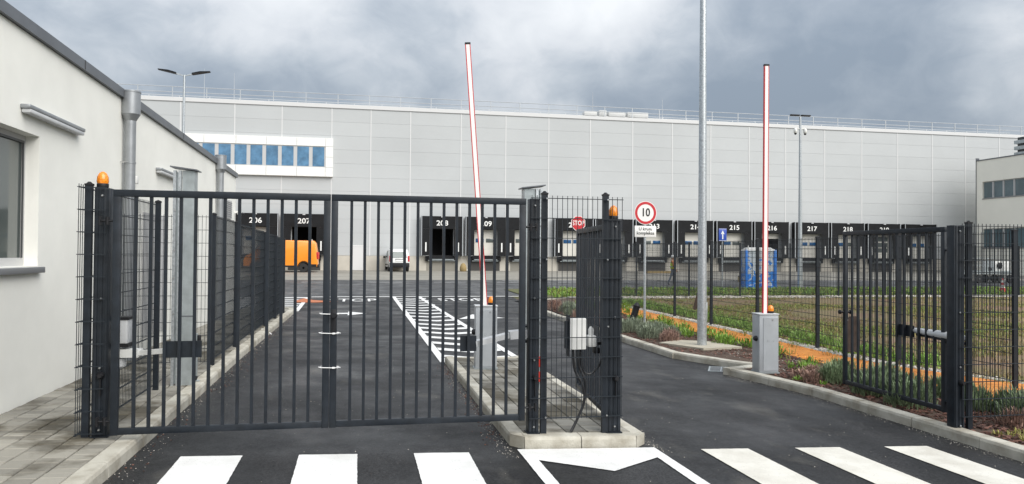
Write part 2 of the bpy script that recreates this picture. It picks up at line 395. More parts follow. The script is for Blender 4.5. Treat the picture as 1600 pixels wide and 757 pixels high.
# arrow-head marking in front of the island
marking('chevron_marking', [[(1.54, 7.30), (2.96, 7.30), (2.26, 6.50), (1.66, 6.88), (1.66, 4.0), (1.54, 4.0)][:3] + [(1.66, 6.90), (1.54, 6.95)],
                            [(1.54, 6.95), (1.66, 6.90), (1.66, 3.6), (1.54, 3.6)],
                            [(2.96, 7.30), (2.96, 3.6), (2.84, 3.6), (2.84, 6.93), (2.26, 6.50)]], 'paint', .008)
# stop line and yard lines
marking('stop_line', [[(-1.95, 33.55), (18, 33.55), (18, 33.85), (-1.95, 33.85)]], 'paint', .012)
for k in range(-6, 12):
    x = 4.48 + 3.85 * k
    if k > 3: continue
    marking('lane_dash', [[(x, 45.8), (x + 1.95, 45.8), (x + 1.95, 45.98), (x, 45.98)]], 'paint', .01)
marking('edge_line', [[(9, 47.6), (60, 47.6), (60, 47.75), (9, 47.75)]], 'paint', .01)
# hatched wedge that runs on from the island
hp = [[(1.42, 13.3), (1.56, 13.3), (1.62, 33.5), (1.47, 33.5)], [(2.86, 14.2), (3.0, 14.2), (2.72, 33.5), (2.57, 33.5)]]
y = 13.6
while y < 33:
    hp.append([(1.58, y + .35), (2.2, y), (2.84, y + .35), (2.84, y + .75), (2.2, y + .40), (1.58, y + .75)]); y += 1.12 if y < 20 else 1.3
for p in hp[:2]: marking('hatch_border', [p], 'paint', .012)
for p in hp[2:]: marking('hatch_stripe', [p], 'paint')
lh = [[(-2.0, 25.3), (-1.86, 25.3), (-2.05, 33.5), (-2.2, 33.5)]]
marking('hatch_border', [lh[0]], 'paint', .012)
y = 25.6
while y < 33.2: marking('hatch_stripe', [[(-6.0, y), (-2.1, y), (-2.1, y + .45), (-6.0, y + .45)]], 'paint'); y += 1.25
marking('orange_spill', [[(-2.35, 30.4), (-1.6, 30.2), (-.75, 30.7), (-1.2, 31.2), (-1.8, 31.9), (-2.2, 32.9), (-2.4, 31.8)]], 'paint_orange', .016)
for x in (-.15, 4.28):
    me = text_mesh('stop_lettering', 'STOP', 1.0, 'paint', 0, 1.0, .012)
    xs = [v.co.x for v in me.vertices]; ys = [v.co.y for v in me.vertices]
    for v in me.vertices:
        X = x - .05 + (v.co.x / (max(xs) - min(xs))) * 1.9; Yv = 31.6 + (v.co.y / (max(ys) - min(ys))) * 1.7
        v.co = (X, Yv, gz(X, Yv) + .012)
    struct(place(me, 'stop_lettering', None))
marking('arrow_marking', [[(-1.0, 24.1), (-.30, 24.25), (-.30, 23.7), (.28, 24.5), (-.30, 25.3), (-.30, 24.75), (-1.0, 24.6)]], 'paint')
marking('arrow_marking', [[(3.4, 20.6), (3.7, 20.6), (3.75, 22.6), (4.4, 22.9), (3.6, 24.2), (2.95, 22.5), (3.4, 22.6)]], 'paint')

# ------------------------------------------------------------------ kerbs and pavements
def kerb_run(parent, pts, w, side, h=.12, step=1.0):
    """kerbstones one by one along the road-side line; the stone lies on the given side (+1 = left of travel)"""
    for (a, b) in zip(pts, pts[1:]):
        a, b = Vector(a), Vector(b); d = b - a; ln = d.length; d.normalize(); nrm = Vector((-d.y, d.x)) * side
        n = max(1, round(ln / step)); s = ln / n
        for i in range(n):
            p = a + d * (i * s + .004); q = a + d * ((i + 1) * s - .004); j = rnd.uniform(-.004, .004)
            mb = MB(); vs = []
            for e in (p, q):
                z = gz(e.x, e.y)
                for o, zz_ in ((0, -.08), (0, h * .72), (.012, h * .95), (.03, h), (w, h), (w, -.08)):
                    r = e + nrm * (o + j); vs.append((r.x, r.y, z + zz_))
            mb.add(vs, [(0, 1, 2, 3, 4, 5), (11, 10, 9, 8, 7, 6)] + [(k, (k + 1) % 6, 6 + (k + 1) % 6, 6 + k) for k in range(6)])
            mb.build('kerbstone', 'kerb', parent)

def pavers(parent, x0, x1, y0, y1, px, py, dz, gap=.006, limit=300, skip=None):
    """single paving stones; those past the limit are joined into one part"""
    cells = []
    nx = max(1, round((x1 - x0) / px)); px = (x1 - x0) / nx
    for i in range(nx):
        y = y0 - rnd.random() * py; 
        while y < y1:
            ln = py * rnd.choice((1, 1, 1.5, .75)); a, b = max(y, y0), min(y + ln, y1)
            if b - a > .05: cells.append((x0 + i * px, x0 + (i + 1) * px, a, b))
            y += ln
    cells.sort(key=lambda c: c[2]); rest = MB(); k = 0
    for (a, b, c, d) in cells:
        if skip and skip((a + b) / 2, (c + d) / 2): continue
        mb = MB() if k < limit else rest; j = rnd.uniform(-.003, .003); g = gap
        a2, b2, c2, d2 = a + g, b - g, c + g, d - g; bv = .006
        lo = [(a2, c2), (b2, c2), (b2, d2), (a2, d2)]; hi = [(a2 + bv, c2 + bv), (b2 - bv, c2 + bv), (b2 - bv, d2 - bv), (a2 + bv, d2 - bv)]
        vs = [(x, y, gz(x, y) + dz - .03) for x, y in lo] + [(x, y, gz(x, y) + dz - .006 + j) for x, y in lo] + [(x, y, gz(x, y) + dz + j) for x, y in hi]
        mb.add(vs, [(n, (n + 1) % 4, 4 + (n + 1) % 4, 4 + n) for n in range(4)] + [(4 + n, 4 + (n + 1) % 4, 8 + (n + 1) % 4, 8 + n) for n in range(4)] + [(8, 9, 10, 11)])
        if k < limit: mb.build('paver', 'paver', parent)
        k += 1
    if rest.v:
        o = rest.build('far_pavers', 'paver', parent); o['kind'] = 'stuff'

KL = -1.93
left_pav = struct(rect('left_pavement', -3.55, KL - .02, 4.6, 26.2, .10, 'joint', 1.0))
kerb_run(left_pav, [(KL, 4.6), (KL, 24.6), (KL - .1, 25.3), (KL - .6, 26.2)], .16, 1, .125)
pavers(left_pav, -3.49, KL - .165, 5.6, 26.0, .20, .17, .122)

island = struct(rect('island_pavement', 1.62, 2.80, 7.48, 13.2, .10, 'joint', 1.0))
kerb_run(island, [(1.50, 7.48), (1.50, 13.3)], .14, -1, .12)
kerb_run(island, [(1.62, 7.33), (2.78, 7.33)], .17, 1, .12, .6)
kerb_run(island, [(2.92, 7.48), (2.92, 13.5)], .14, 1, .12)
kerb_run(island, [(2.92, 13.4), (1.50, 13.2)], .14, 1, .12)
for x, y, s in ((1.50, 7.33, 1), (2.92, 7.33, -1)):     # chamfered corner stones
    mb = MB(); pts = [(x + s * .12, y), (x + s * .14, y + .15), (x, y + .15)] if s > 0 else [(x - .14, y), (x, y + .15), (x - .14, y + .15)]
    if s > 0: pts = [(x + .118, y), (x + .118, y + .17), (x + .0, y + .148)]
    else: pts = [(x - .138, y), (x, y + .148), (x - .138, y + .17)]
    mb.prism([(a, b) for a, b in pts], gz(x, y) - .08, gz(x, y) + .118); mb.build('kerbstone', 'kerb', island)
pavers(island, 1.645, 2.775, 7.505, 13.1, .225, .2, .122)

KR = 6.6
bed = struct(sheet('planting_bed', knots(5.9, 10.0, .5, KX), knots(4.0, 31, .5, KY), .085, 'soil', None,
            lambda x, y: x > (6.72 if y < 12.3 else (7.25 if y < 13.3 else (6.75 if y < 14.2 else 6.2)))))
# a narrow strip of earth closes the bed against the slanted kerbs
kerbs = struct(MB().box(6.64, 6.66, 4.0, 4.02, -.3, -.14).build('right_kerb', 'kerb'))
kerb_run(kerbs, [(KR, 4.0), (KR, 10.2), (6.26, 12.05)], .16, -1, .125)
kerb_run(kerbs, [(6.26, 12.05), (7.0, 12.42)], .16, 1, .122, .5)
kerb_run(kerbs, [(6.98, 12.62), (6.72, 13.05), (6.15, 14.2)], .16, -1, .125)
kerb_run(kerbs, [(6.13, 14.2), (6.04, 16.9), (5.96, 23.1), (6.05, 27.0), (6.8, 29.6), (8.6, 31.2)], .16, -1, .125)
def fill(name, pts, dz, m):
    mb = MB(); poly_sheet(mb, pts, dz); return struct(mb.build(name, m))
fill('bed_edge_earth', [(6.35, 12.15), (7.1, 12.5), (7.3, 12.3), (6.74, 12.0), (6.74, 10.1)], .097, 'soil')
fill('bed_edge_earth', [(6.85, 13.1), (7.4, 12.6), (7.4, 14.5), (6.25, 14.3)], .092, 'soil')

field = struct(sheet('field', knots(9.7, 46, 2, KX), knots(-2, 31, 1.0, KY), .06, 'field'))
struct(sheet('grass_verge', knots(7.4, 60, 2, KX), knots(32.3, 38.8, 1.0, KY), .03, 'grassland'))
struct(sheet('gravel_strip', knots(9.0, 46, 2, KX), knots(30.9, 32.4, .5, KY), .075, 'gravel'))
struct(sheet('gravel_edging', knots(9.38, 9.80, .21, KX), knots(12.3, 30, .5, KY), .100, 'gravel'))
# winding orange strip
op = []
for k in range(46):
    y = 6.5 + k * .42; op.append((8.48 + .10 * math.sin(y * 1.3) + .02 * (y < 12) , 9.36 + .03 * math.sin(y * 2.1 + 1) + max(0, 12.3 - y) * .34, y))
mb = MB(); vs = []
for a, b, y in op: vs += [(a, y, gz(a, y) + .10), ((a + b) / 2, y, gz(a, y) + .122), (b, y, gz(b, y) + .112)]
mb.add(vs, [(3 * i + j, 3 * i + j + 1, 3 * i + j + 4, 3 * i + j + 3) for i in range(len(op) - 1) for j in (0, 1)], True)
struct(mb.build('orange_strip', 'orange'))

# ------------------------------------------------------------------ gatehouse on the left
WX = -3.5
gh = thing('gatehouse', 'long low white rendered gatehouse along the left pavement', 'building', (WX, 8, gz(WX, 8)))
gb = Vector((WX, 8, gz(WX, 8)))
def GB(mb, name, m, parent=gh):
    mb.v = [(x - gb.x, y - gb.y, z - gb.z) for x, y, z in mb.v]; return mb.build(name, m, parent)
Y0, Y1 = 1.0, 23.2
def eave(y): return 4.40 - .0125 * (y - 8.3)
RD = .14    # window reveal depth
wy0, wy1, wz0, wz1 = 6.2, 9.36, 1.76, 3.20
mb = MB()
def wallpiece(ya, yb, za, zb): 
    zb0 = zb if zb is not None else eave(ya) - .13; zb1 = zb if zb is not None else eave(yb) - .13
    mb.add([(WX, ya, za), (WX, yb, za), (WX, yb, zb1), (WX, ya, zb0), (WX - .3, ya, za), (WX - .3, yb, za), (WX - .3, yb, zb1), (WX - .3, ya, zb0)],
           [(0, 1, 2, 3), (7, 6, 5, 4), (0, 4, 5, 1), (1, 5, 6, 2), (2, 6, 7, 3), (3, 7, 4, 0)])
wallpiece(Y0, wy0, -.3, None); wallpiece(wy1, Y1, -.3, None); wallpiece(wy0, wy1, -.3, wz0); wallpiece(wy0, wy1, wz1, None)
mb.box(WX - 9, WX - .3, Y1 - .3, Y1, -.3, eave(Y1) - .13); mb.box(WX - 9, WX - .3, Y0, Y0 + .3, -.3, eave(Y0) - .13)
GB(mb, 'wall', 'render')
mb = MB(); e0, e1 = eave(Y0), eave(Y1)
mb.add([(WX + .05, Y0, e0 - .125), (WX + .05, Y1 + .04, e1 - .125), (WX + .05, Y1 + .04, e1), (WX + .05, Y0, e0), (WX - 9, Y0, e0 - .125), (WX - 9, Y1 + .04, e1 - .125), (WX - 9, Y1 + .04, e1), (WX - 9, Y0, e0)],
       [(0, 1, 2, 3), (7, 6, 5, 4), (0, 4, 5, 1), (1, 5, 6, 2), (2, 6, 7, 3), (3, 7, 4, 0)])
roof = GB(mb, 'roof', 'flash')
for yj in (5.0, 10.6, 16.2): GB(MB().bar((WX + .052, yj, eave(yj) - .12), (WX + .052, yj, eave(yj)), .012, .006), 'flashing_seam', 'frame_dark', roof)
win = GB(MB().box(WX - RD - .05, WX - RD, wy0, wy0 + .06, wz0, wz1).box(WX - RD - .05, WX - RD, wy1 - .07, wy1, wz0, wz1).box(WX - RD - .05, WX - RD, wy0 + .06, wy1 - .07, wz1 - .07, wz1).box(WX - RD - .05, WX - RD, wy0 + .06, wy1 - .07, wz0, wz0 + .09), 'window', 'frame_light')
GB(MB().box(WX - RD - .03, WX - RD - .012, wy0 + .06, wy1 - .07, wz0 + .09, wz1 - .07), 'pane', 'glass', win)
GB(MB().box(WX - RD + .001, WX - RD + .012, wy1 - .085, wy1 - .06, wz0 + .09, wz1 - .06).box(WX - RD + .001, WX - RD + .012, wy0 + .07, wy1 - .085, wz1 - .085, wz1 - .06), 'gasket', 'frame_dark', win)
GB(MB().bbox(WX - RD + .013, WX + .07, wy0, wy1 + .03, wz0 - .075, wz0 - .01, .006), 'sill', 'sill', win)
def downpipe(y):
    px = WX + .11
    p = GB(MB().tube([(px, y, gz(WX, y) + .12), (px, y, 4.0)], .078, 16).tube([(px, y, 3.25), (px, y, 3.275)], .084, 16).tube([(px, y, 1.75), (px, y, 1.775)], .084, 16), 'downpipe', 'alu')
    GB(MB().lathe((px, y, 3.9), [(.08, 0), (.13, .09), (.135, .095), (.135, .42), (.14, .425), (.14, .445)], 20), 'rain_hopper', 'alu', p)
    GB(MB().box(WX - .01, px - .07, y - .012, y + .012, 3.26, 3.275).tube([(WX, y - .1, 3.268), (px, y - .09, 3.268)], .005, 6), 'pipe_clip', 'bolt', p)
downpipe(12.38); downpipe(20.05)
def wall_lamp(y0, y1, z):
    l = GB(MB().bbox(WX, WX + .10, y0, y1, z, z + .045, .01), 'wall_lamp', 'alu')
    GB(MB().bbox(WX + .005, WX + .095, y0 + .02, y1 - .02, z - .045, z + .001, .012), 'lamp_diffuser', 'grey_light', l)
wall_lamp(8.84, 10.5, 3.43); wall_lamp(14.3, 15.95, 3.36)
lv = GB(MB().box(WX, WX + .03, 21.5, 22.35, 2.85, 3.35), 'louvre', 'frame_light')
for k in range(8): GB(MB().bar((WX + .034, 21.55, 2.9 + k * .055), (WX + .034, 22.3, 2.9 + k * .055), .02, .02), 'louvre_blade', 'sill', lv)
c = GB(MB().box(WX, WX + .12, 23.0, 23.06, 3.05, 3.11).lathe((WX + .14, 22.98, 2.98), [(.03, 0), (.06, .04), (.06, .1), (.03, .13)], 12), 'wall_camera', 'white_plastic')
GB(MB().lathe((WX + .22, 22.98, 3.02), [(.015, -.06), (.055, 0), (.015, .06)], 12, 'x'), 'camera_lens', 'black', c)
GB(MB().bbox(WX, WX + .06, 12.95, 13.05, 3.0, 3.12, .01), 'small_sensor', 'white_plastic')
GB(MB().box(WX, WX + .015, 13.6, 15.0, .5, 2.5).box(WX, WX + .02, 13.52, 13.6, .5, 2.58).box(WX, WX + .02, 15.0, 15.08, .5, 2.58).box(WX, WX + .02, 13.6, 15.0, 2.5, 2.58), 'door', 'frame_light')

# ------------------------------------------------------------------ welded mesh fencing
def mesh_panel(parent, ln, zb, zt, step=.0527, single=False, rw=.0026, rh=.0034, hstep=.2, y=0.0, top=.028):
    n = int(round(ln / step)); nh = int(round((zt - zb) / hstep))
    if single:
        vm = MB().bar((0, y, zb - .01), (0, y, zt + top), rw * 2, rw * 2).mesh('wire', M['wire'])
        hm = MB().bar((-.01, y - .008, 0), (ln + .01, y - .008, 0), rh * 2, rh * 2).bar((-.01, y + .008, 0), (ln + .01, y + .008, 0), rh * 2, rh * 2).mesh('cross_wire', M['wire'])
        for k in range(n + 1): inst(vm, 'wire', parent, (k * ln / n, 0, 0))
        for k in range(nh + 1): inst(hm, 'cross_wire', parent, (0, 0, zt - k * (zt - zb) / nh))
    else:
        mb = MB()
        for k in range(n + 1): mb.bar((k * ln / n, y, zb - .01), (k * ln / n, y, zt + top), rw * 2, rw * 2)
        for k in range(nh + 1):
            z = zt - k * (zt - zb) / nh; mb.bar((0, y - .008, z), (ln, y - .008, z), rh * 2, rh * 2).bar((0, y + .008, z), (ln, y + .008, z), rh * 2, rh * 2)
        o = mb.build('wire_mesh', 'wire', parent); o['kind'] = 'stuff'
def fence_post(parent, x, y, zb, zt, w=.06, d=.04, name='post'):
    p = MB().box(x - w / 2, x + w / 2, y - d / 2, y + d / 2, zb, zt).build(name, 'anthracite', parent)
    a, b = w / 2 + .004, d / 2 + .004
    MB().add([(x - a, y - b, zt), (x + a, y - b, zt), (x + a, y + b, zt), (x - a, y + b, zt), (x - a, y - b, zt + .02), (x + a, y - b, zt + .02), (x + a, y + b, zt + .02), (x - a, y + b, zt + .02), (x, y, zt + .038)],
             [(0, 1, 5, 4), (1, 2, 6, 5), (2, 3, 7, 6), (3, 0, 4, 7), (4, 5, 8), (5, 6, 8), (6, 7, 8), (7, 4, 8), (3, 2, 1, 0)]).build('post_cap', 'black', p)
    return p
def bolt(parent, x, y, z, r=.013): MB().lathe((x, y, z), [(r, 0), (r, -.006), (r * .55, -.012)], 8, 'y').build('bolt', 'bolt', parent)

# fence straight back from the left gate post (runs along y)
def along_y(name, label, x, y0, y1, zb, zt, posts, single=False, group=None, zoff=None, cat='fence', step=.0527):
    t = thing(name, label, cat, (x, y0, 0), R(90), group)
    mesh_panel(t, y1 - y0, zb, zt, step, single)
    for py in posts: fence_post(t, py - y0, -.045, gz(x, py) + .05, zt + .02, .04, .06)
    return t
t = along_y('mesh_fence', 'short mesh fence from the left gate post back beside the gatehouse', -2.43, 7.36, 9.95, .30, 2.50, (9.9,), True)
# cross piece to the wall, then the long fence beside the lane
t = thing('mesh_fence', 'narrow mesh infill between gatehouse wall and the long fence', 'fence', (-3.35, 12.0, 0)); mesh_panel(t, 1.18, .30, 2.45, single=True)
t = thing('mesh_fence', 'long dark mesh fence stepping away along the left pavement', 'fence', (-2.16, 12.0, 0), R(90))
fp = [12.0 + 2.2 * k for k in range(6)]
for k in range(5):
    ztop = 2.46 - .033 * k
    mb = MB(); zb = .30 - .02 * k
    ln = 2.2
    for q in range(43): mb.bar((k * ln + q * .0523, 0, zb), (k * ln + q * .0523, 0, ztop + .028), .0056, .0056)
    for q in range(12):
        z = ztop - q * (ztop - zb) / 11
        mb.bar((k * ln, -.008, z), (k * ln + ln, -.008, z), .009, .009).bar((k * ln, .008, z), (k * ln + ln, .008, z), .009, .009)
    o = mb.build('wire_mesh', 'wire', t); o['kind'] = 'stuff'
for k, y in enumerate(fp): fence_post(t, y - 12.0, -.045, gz(-2.16, y) + .1, 2.48 - .033 * k, .04, .07)
MB().tube([(8.0 - 2.2, -.06, .22), (8.0 - 2.2, -.2, .16), (8.05 - 2.2, -.3, .06)], .012, 6).build('loose_tape', 'tie', t)

# ------------------------------------------------------------------ gate posts
def gate_post(label, x0, x1, zt, fx, fzt, zb, yf=7.44, beacon=None, cap=True, ribs=3):
    cx = (x0 + x1) / 2; y0 = yf + .02; t = thing('gate_post', label, 'gate post', (cx, y0 + .06, zb)); ox, oy, oz = cx, y0 + .06, zb
    def B(mb, n, m, p=t): mb.v = [(a - ox, b - oy, c - oz) for a, b, c in mb.v]; return mb.build(n, m, p)
    colu = B(MB().bbox(x0, x1, y0, y0 + .12, zb - .02, zt, .006), 'column', 'anthracite')
    for k in range(ribs):
        xx = x0 + (x1 - x0) * (k + .5) / ribs; B(MB().box(xx - .010, xx + .010, y0 - .007, y0 + .003, zb + .02, zt - .01), 'rib', 'anthracite', colu)
    B(MB().box(x0 - .012, x1 + .012, y0 - .02, y0 + .14, zb - .01, zb + .012), 'base_plate', 'anthracite')
    if fx is not None:
        p = B(MB().box(fx - .03, fx + .03, y0, y0 + .045, zb - .02, fzt), 'fence_post', 'anthracite')
        B(MB().box(fx - .034, fx + .034, y0 - .004, y0 + .05, fzt, fzt + .018).lathe((fx, y0 + .023, fzt + .018), [(.03, 0), (.012, .018)], 4), 'post_cap', 'black', p)
    for z in (zt - .07, zt - 1.0, zt - 1.62, zb + .07):
        B(MB().lathe((cx, y0 - .008, z), [(.012, 0), (.012, -.008), (.006, -.016)], 8, 'y'), 'bolt', 'bolt')
    B(MB().lathe((cx + .01, y0 - .008, zb + .56), [(.032, 0), (.032, -.02), (.02, -.05), (.014, -.05)], 14, 'y').box(cx + .004, cx + .016, y0 - .03, y0 - .008, zb + .38, zb + .54), 'photocell', 'black')
    if beacon:
        bx = beacon; bz = zt + .003
        w = B(MB().lathe((bx, y0 + .06, bz), [(.048, 0), (.05, .008), (.05, .035), (.047, .04)], 18), 'warning_light', 'black')
        B(MB().lathe((bx, y0 + .06, bz + .041), [(.046, 0), (.051, .02), (.047, .06), (.033, .092), (.012, .108)], 18), 'lens', 'amber', w)
    return t
gate_post('dark gate post with amber beacon beside the gatehouse', -2.33, -2.20, 2.50, -2.385, 2.52, gz(-2.3, 7.5) + .12, beacon=-2.285)
gate_post('dark gate post on the island where the closed gate is hinged', 1.685, 1.79, 2.49, 1.842, 2.535, gz(1.75, 7.5) + .12)
gate_post('dark gate post with amber beacon on the island, right of the control box', 2.515, 2.655, 2.29, 2.487, 2.535, gz(2.6, 7.5) + .12, beacon=2.585)
gate_post('dark gate post standing in bark mulch at the right kerb', 6.665, 6.80, 2.30, 6.875, 2.32, gz(6.7, 7.5) + .08, yf=7.5)

# mesh panels clamped to the posts
t = thing('mesh_fence', 'upright mesh panel between the two island gate posts', 'fence', (1.70, 7.43, 0)); mesh_panel(t, .95, .29, 2.495, single=True)
for px, pz in ((.15, 2.49), (.79, 2.49), (.15, 1.88), (.79, 1.88), (.15, .3), (.79, .3), (.80, 1.2)): bolt(t, px, -.014, pz, .01)
t = thing('mesh_fence', 'mesh fence panel right of the gate post at the right kerb', 'fence', (6.74, 7.485, 0)); mesh_panel(t, 2.86, .12, 2.29, single=True)
t = thing('mesh_fence', 'bent mesh return wrapped round the left gate post', 'fence', (-2.45, 7.42, 0))
hm = MB().bar((0, -.008, 0), (.23, -.008, 0), .009, .009).mesh('cross_wire', M['wire'])
for k in range(12): inst(hm, 'cross_wire', t, (0, 0, 2.50 - k * .2))

# ------------------------------------------------------------------ gate leaves
def leaf(label, p0, p1, zb, zt, nbars=13, bd=.0135, plate=None, lock=False, hinge=True, group='dark steel swing gate leaves', hs=1):
    a = Vector((p0[0], p0[1], 0)); b = Vector((p1[0], p1[1], 0)); ln = (b - a).length; rz = math.atan2(b.y - a.y, b.x - a.x)
    t = thing('gate_leaf', label, 'gate', (a.x, a.y, 0), rz, group)
    MB().bbox(0, ln, -.022, .022, zt - .062, zt, .003).build('top_rail', 'anthracite', t)
    MB().bbox(.062, ln - .062, -.021, .021, zb, zb + .058, .003).build('bottom_rail', 'anthracite', t)
    for x in (0, ln - .062): MB().bbox(x, x + .062, -.023, .023, zb - .004, zt - .0625, .003).build('stile', 'anthracite', t)
    bm_ = MB().box(-.0135, .0135, -bd, bd, zb + .0585, zt - .0625).mesh('bar', M['anthracite'])
    s = (ln - .124) / (nbars + 1)
    for k in range(nbars): inst(bm_, 'bar', t, (.062 + s * (k + 1), 0, 0))
    if plate:
        x0, x1, z, sy = plate
        MB().box(x0, x1, sy * .030 - .005, sy * .030 + .005, z - .09, z + .06).build('operator_plate', 'anthracite', t)
    if hinge:
        for z in (zb + .12, zt - .28):
            MB().tube([(-.10, 0, z), (.0, 0, z)], .011, 8).tube([(-.05, 0, z - .035), (-.05, 0, z + .035)], .018, 10).box(-.115, -.10, -.03, .03, z - .04, z + .04).build('hinge', 'black', t)
    if lock:
        k = MB().bbox(ln - .062 + .008, ln - .008, -.03, .03, zb + .86, zb + 1.10, .004).build('lock_plate', 'black', t)
        MB().lathe((ln - .034, -.031, zb + 1.05), [(.018, 0), (.016, -.03), (.030, -.04), (.033, -.06), (.022, -.075)], 14, 'y').lathe((ln - .034, .031, zb + 1.05), [(.018, 0), (.016, .03), (.030, .04), (.033, .06), (.022, .075)], 14, 'y').build('knob', 'black', k)
        MB().lathe((ln - .034, -.031, zb + .93), [(.010, 0), (.010, -.006)], 10, 'y').box(ln - .038, ln - .030, -.036, -.031, zb + .90, zb + .93).build('key_cylinder', 'bolt', k)
    return t
lf1 = leaf('closed left gate leaf hinged beside the gatehouse, with cable ties on its edge', (-2.14, 7.35), (-.258, 7.35), .30, 2.48, plate=(.42, .75, 1.06, 1))
lf2 = leaf('closed right gate leaf hinged at the island, with lock and knob', (1.62, 7.35), (-.252, 7.35), .30, 2.48, plate=(.48, .64, 1.07, -1), lock=True)
lf3 = leaf('open gate leaf folded back along the island, seen nearly edge on', (2.66, 7.72), (2.88, 9.82), .17, 2.27, bd=.011, lock=False, plate=(.6, .9, 1.05, 1))
lf4 = leaf('open gate leaf swung back over the mulch bed by the right kerb', (6.95, 7.97), (7.01, 10.03), .07, 2.30, plate=(.60, .92, .99, -1), lock=True)
# latch tube of the leaf meeting stiles
for z in (1.36, 1.18, .98):
    i = {1.36: 'highest', 1.18: 'middle', .98: 'lowest'}[z]; dx = rnd.uniform(-.01, .01)
    t = MB(); zz_ = z - .04 * (z < 1) * 3
    t.tube([(-.345 + dx, 7.323, zz_ + .006), (-.33, 7.318, zz_), (-.18, 7.318, zz_ - .006), (-.172, 7.33, zz_ - .004), (-.172, 7.375, zz_), (-.335, 7.38, zz_ + .004), (-.338, 7.33, zz_ + .003)], .0042, 6)
    t.tube([(-.21, 7.314, zz_ - .004), (-.16 + dx, 7.30, zz_ + .004), (-.145 + dx, 7.295, zz_ + .001)], .004, 6).box(-.23, -.205, 7.309, 7.322, zz_ - .010, zz_ + .004)
    o = t.build('cable_tie', 'tie'); tag(o, 'white cable tie, the %s of three binding the closed gate leaves' % i, 'cable tie', 'cable ties on the gate')

# swing gate operators
b = Vector((-2.2, 7.60, 1.1)); t = thing('gate_operator', 'grey swing gate opener with straight arm behind the left gate leaf', 'gate opener', b)
MB().bbox(-.02, .13, -.03, .12, -.02, .20, .01).build('motor_box', 'grey_light', t)
MB().box(-.09, .14, -.04, .13, -.05, -.022).box(-.09, .14, -.04, .13, .202, .225).build('bracket', 'black', t)
MB().bar((.0, .03, -.11), (.24, -.02, -.105), .11, .075).bar((.24, -.02, -.105), (.50, -.19, -.07), .06, .045).build('arm', 'white_plastic', t)
MB().lathe((.05, .03, -.25), [(.03, 0), (.055, .02), (.055, .09)], 14).build('release_housing', 'grey_light', t)
b = Vector((1.70, 7.60, 1.1)); t = thing('gate_operator', 'grey swing gate opener arm behind the closed leaf beside the island', 'gate opener', b)
MB().bar((.03, 0, .03), (-.20, -.02, .01), .13, .08).bar((-.20, -.02, .01), (-.58, -.19, -.05), .09, .05).build('arm', 'grey_light', t)
MB().box(-.03, .10, -.03, .10, -.07, -.045).box(-.03, .10, -.03, .10, .085, .105).build('bracket', 'black', t)
b = Vector((6.90, 7.62, .95)); t = thing('gate_operator', 'grey swing gate opener with rounded body at the right kerb post', 'gate opener', b)
mb = MB(); A, Bv = Vector((.02, .0, .04)), Vector((.16, 1.30, .04))
mb.tube([A, A + (Bv - A) * .12, A + (Bv - A) * .35, A + (Bv - A) * .6, Bv], [.03, .045, .048, .04, .024], 12).build('body', 'grey_light', t)
MB().bar(A - Vector((0, 0, .06)), A + (Bv - A) * .7 - Vector((0, 0, .045)), .05, .03).build('underside', 'black', t)
MB().lathe((.15, .45, .08), [(.03, 0), (.03, .05), (.015, .09)], 10).build('release_cover', 'grey_light', t)
MB().box(-.12, .02, -.04, .06, -.02, .0).build('bracket', 'black', t)

b = Vector((2.72, 7.62, 1.02)); t = thing('gate_operator', 'small white opener unit beside the beacon post on the island', 'gate opener', b)
MB().bbox(-.37, -.28, -.02, .10, -.05, .07, .015).lathe((-.325, .04, .07), [(.03, 0), (.03, .06), (.012, .09)], 12).build('body', 'white_plastic', t)
MB().bar((-.28, .04, -.02), (-.08, .03, 0), .05, .03).bbox(-.30, -.24, -.01, .08, -.12, -.055, .01).build('arm', 'black', t)

# control box and its cables behind the island mesh
t = thing('control_box', 'white control box mounted behind the island mesh panel', 'control box', (2.21, 7.52, .95))
MB().bbox(-.085, .085, -.02, .08, .01, .33, .008).build('case', 'white_plastic', t)
MB().box(-.10, -.088, -.015, .09, -.06, .36).box(-.13, -.10, .01, .05, .02, .30).build('mounting_bracket', 'anthracite', t)
for k in range(3): MB().lathe((-.04 + .04 * k, .03, -.02), [(.012, 0), (.012, .031)], 8).build('cable_gland', 'black', t)
gi = gz(2.1, 7.5) + .12
for k, (pts, lab) in enumerate((([(2.17, 7.55, .93), (2.19, 7.55, .75), (2.27, 7.53, .58), (2.28, 7.52, .42), (2.21, 7.51, .26), (2.13, 7.48, gi + .01)], 'left'),
                   ([(2.21, 7.55, .93), (2.24, 7.56, .78), (2.30, 7.54, .62), (2.29, 7.53, .44), (2.22, 7.52, .27), (2.14, 7.49, gi + .01)], 'middle'),
                   ([(2.25, 7.55, .93), (2.28, 7.57, .74), (2.36, 7.58, .70), (2.44, 7.58, .76), (2.49, 7.57, .85)], 'looping'))):
    P = [Vector(p) for p in pts]; sm = []
    for i in range(len(P) - 1):
        p0, p1, p2, p3 = P[max(i - 1, 0)], P[i], P[i + 1], P[min(i + 2, len(P) - 1)]
        for q in range(6):
            u = q / 6; sm.append(.5 * ((2 * p1) + (p2 - p0) * u + (2 * p0 - 5 * p1 + 4 * p2 - p3) * u * u + (3 * p1 - p0 - 3 * p2 + p3) * u ** 3))
    sm.append(P[-1]); o = MB().tube(sm, .0135, 8).build('power_cable', 'cable')
    tag(o, {'left': 'black cable from the control box to the paving, outermost on the left', 'middle': 'black cable from the control box to the paving, right of its twin', 'looping': 'black cable looping from the control box to the beacon post'}[lab], 'cable', 'cables under the control box')

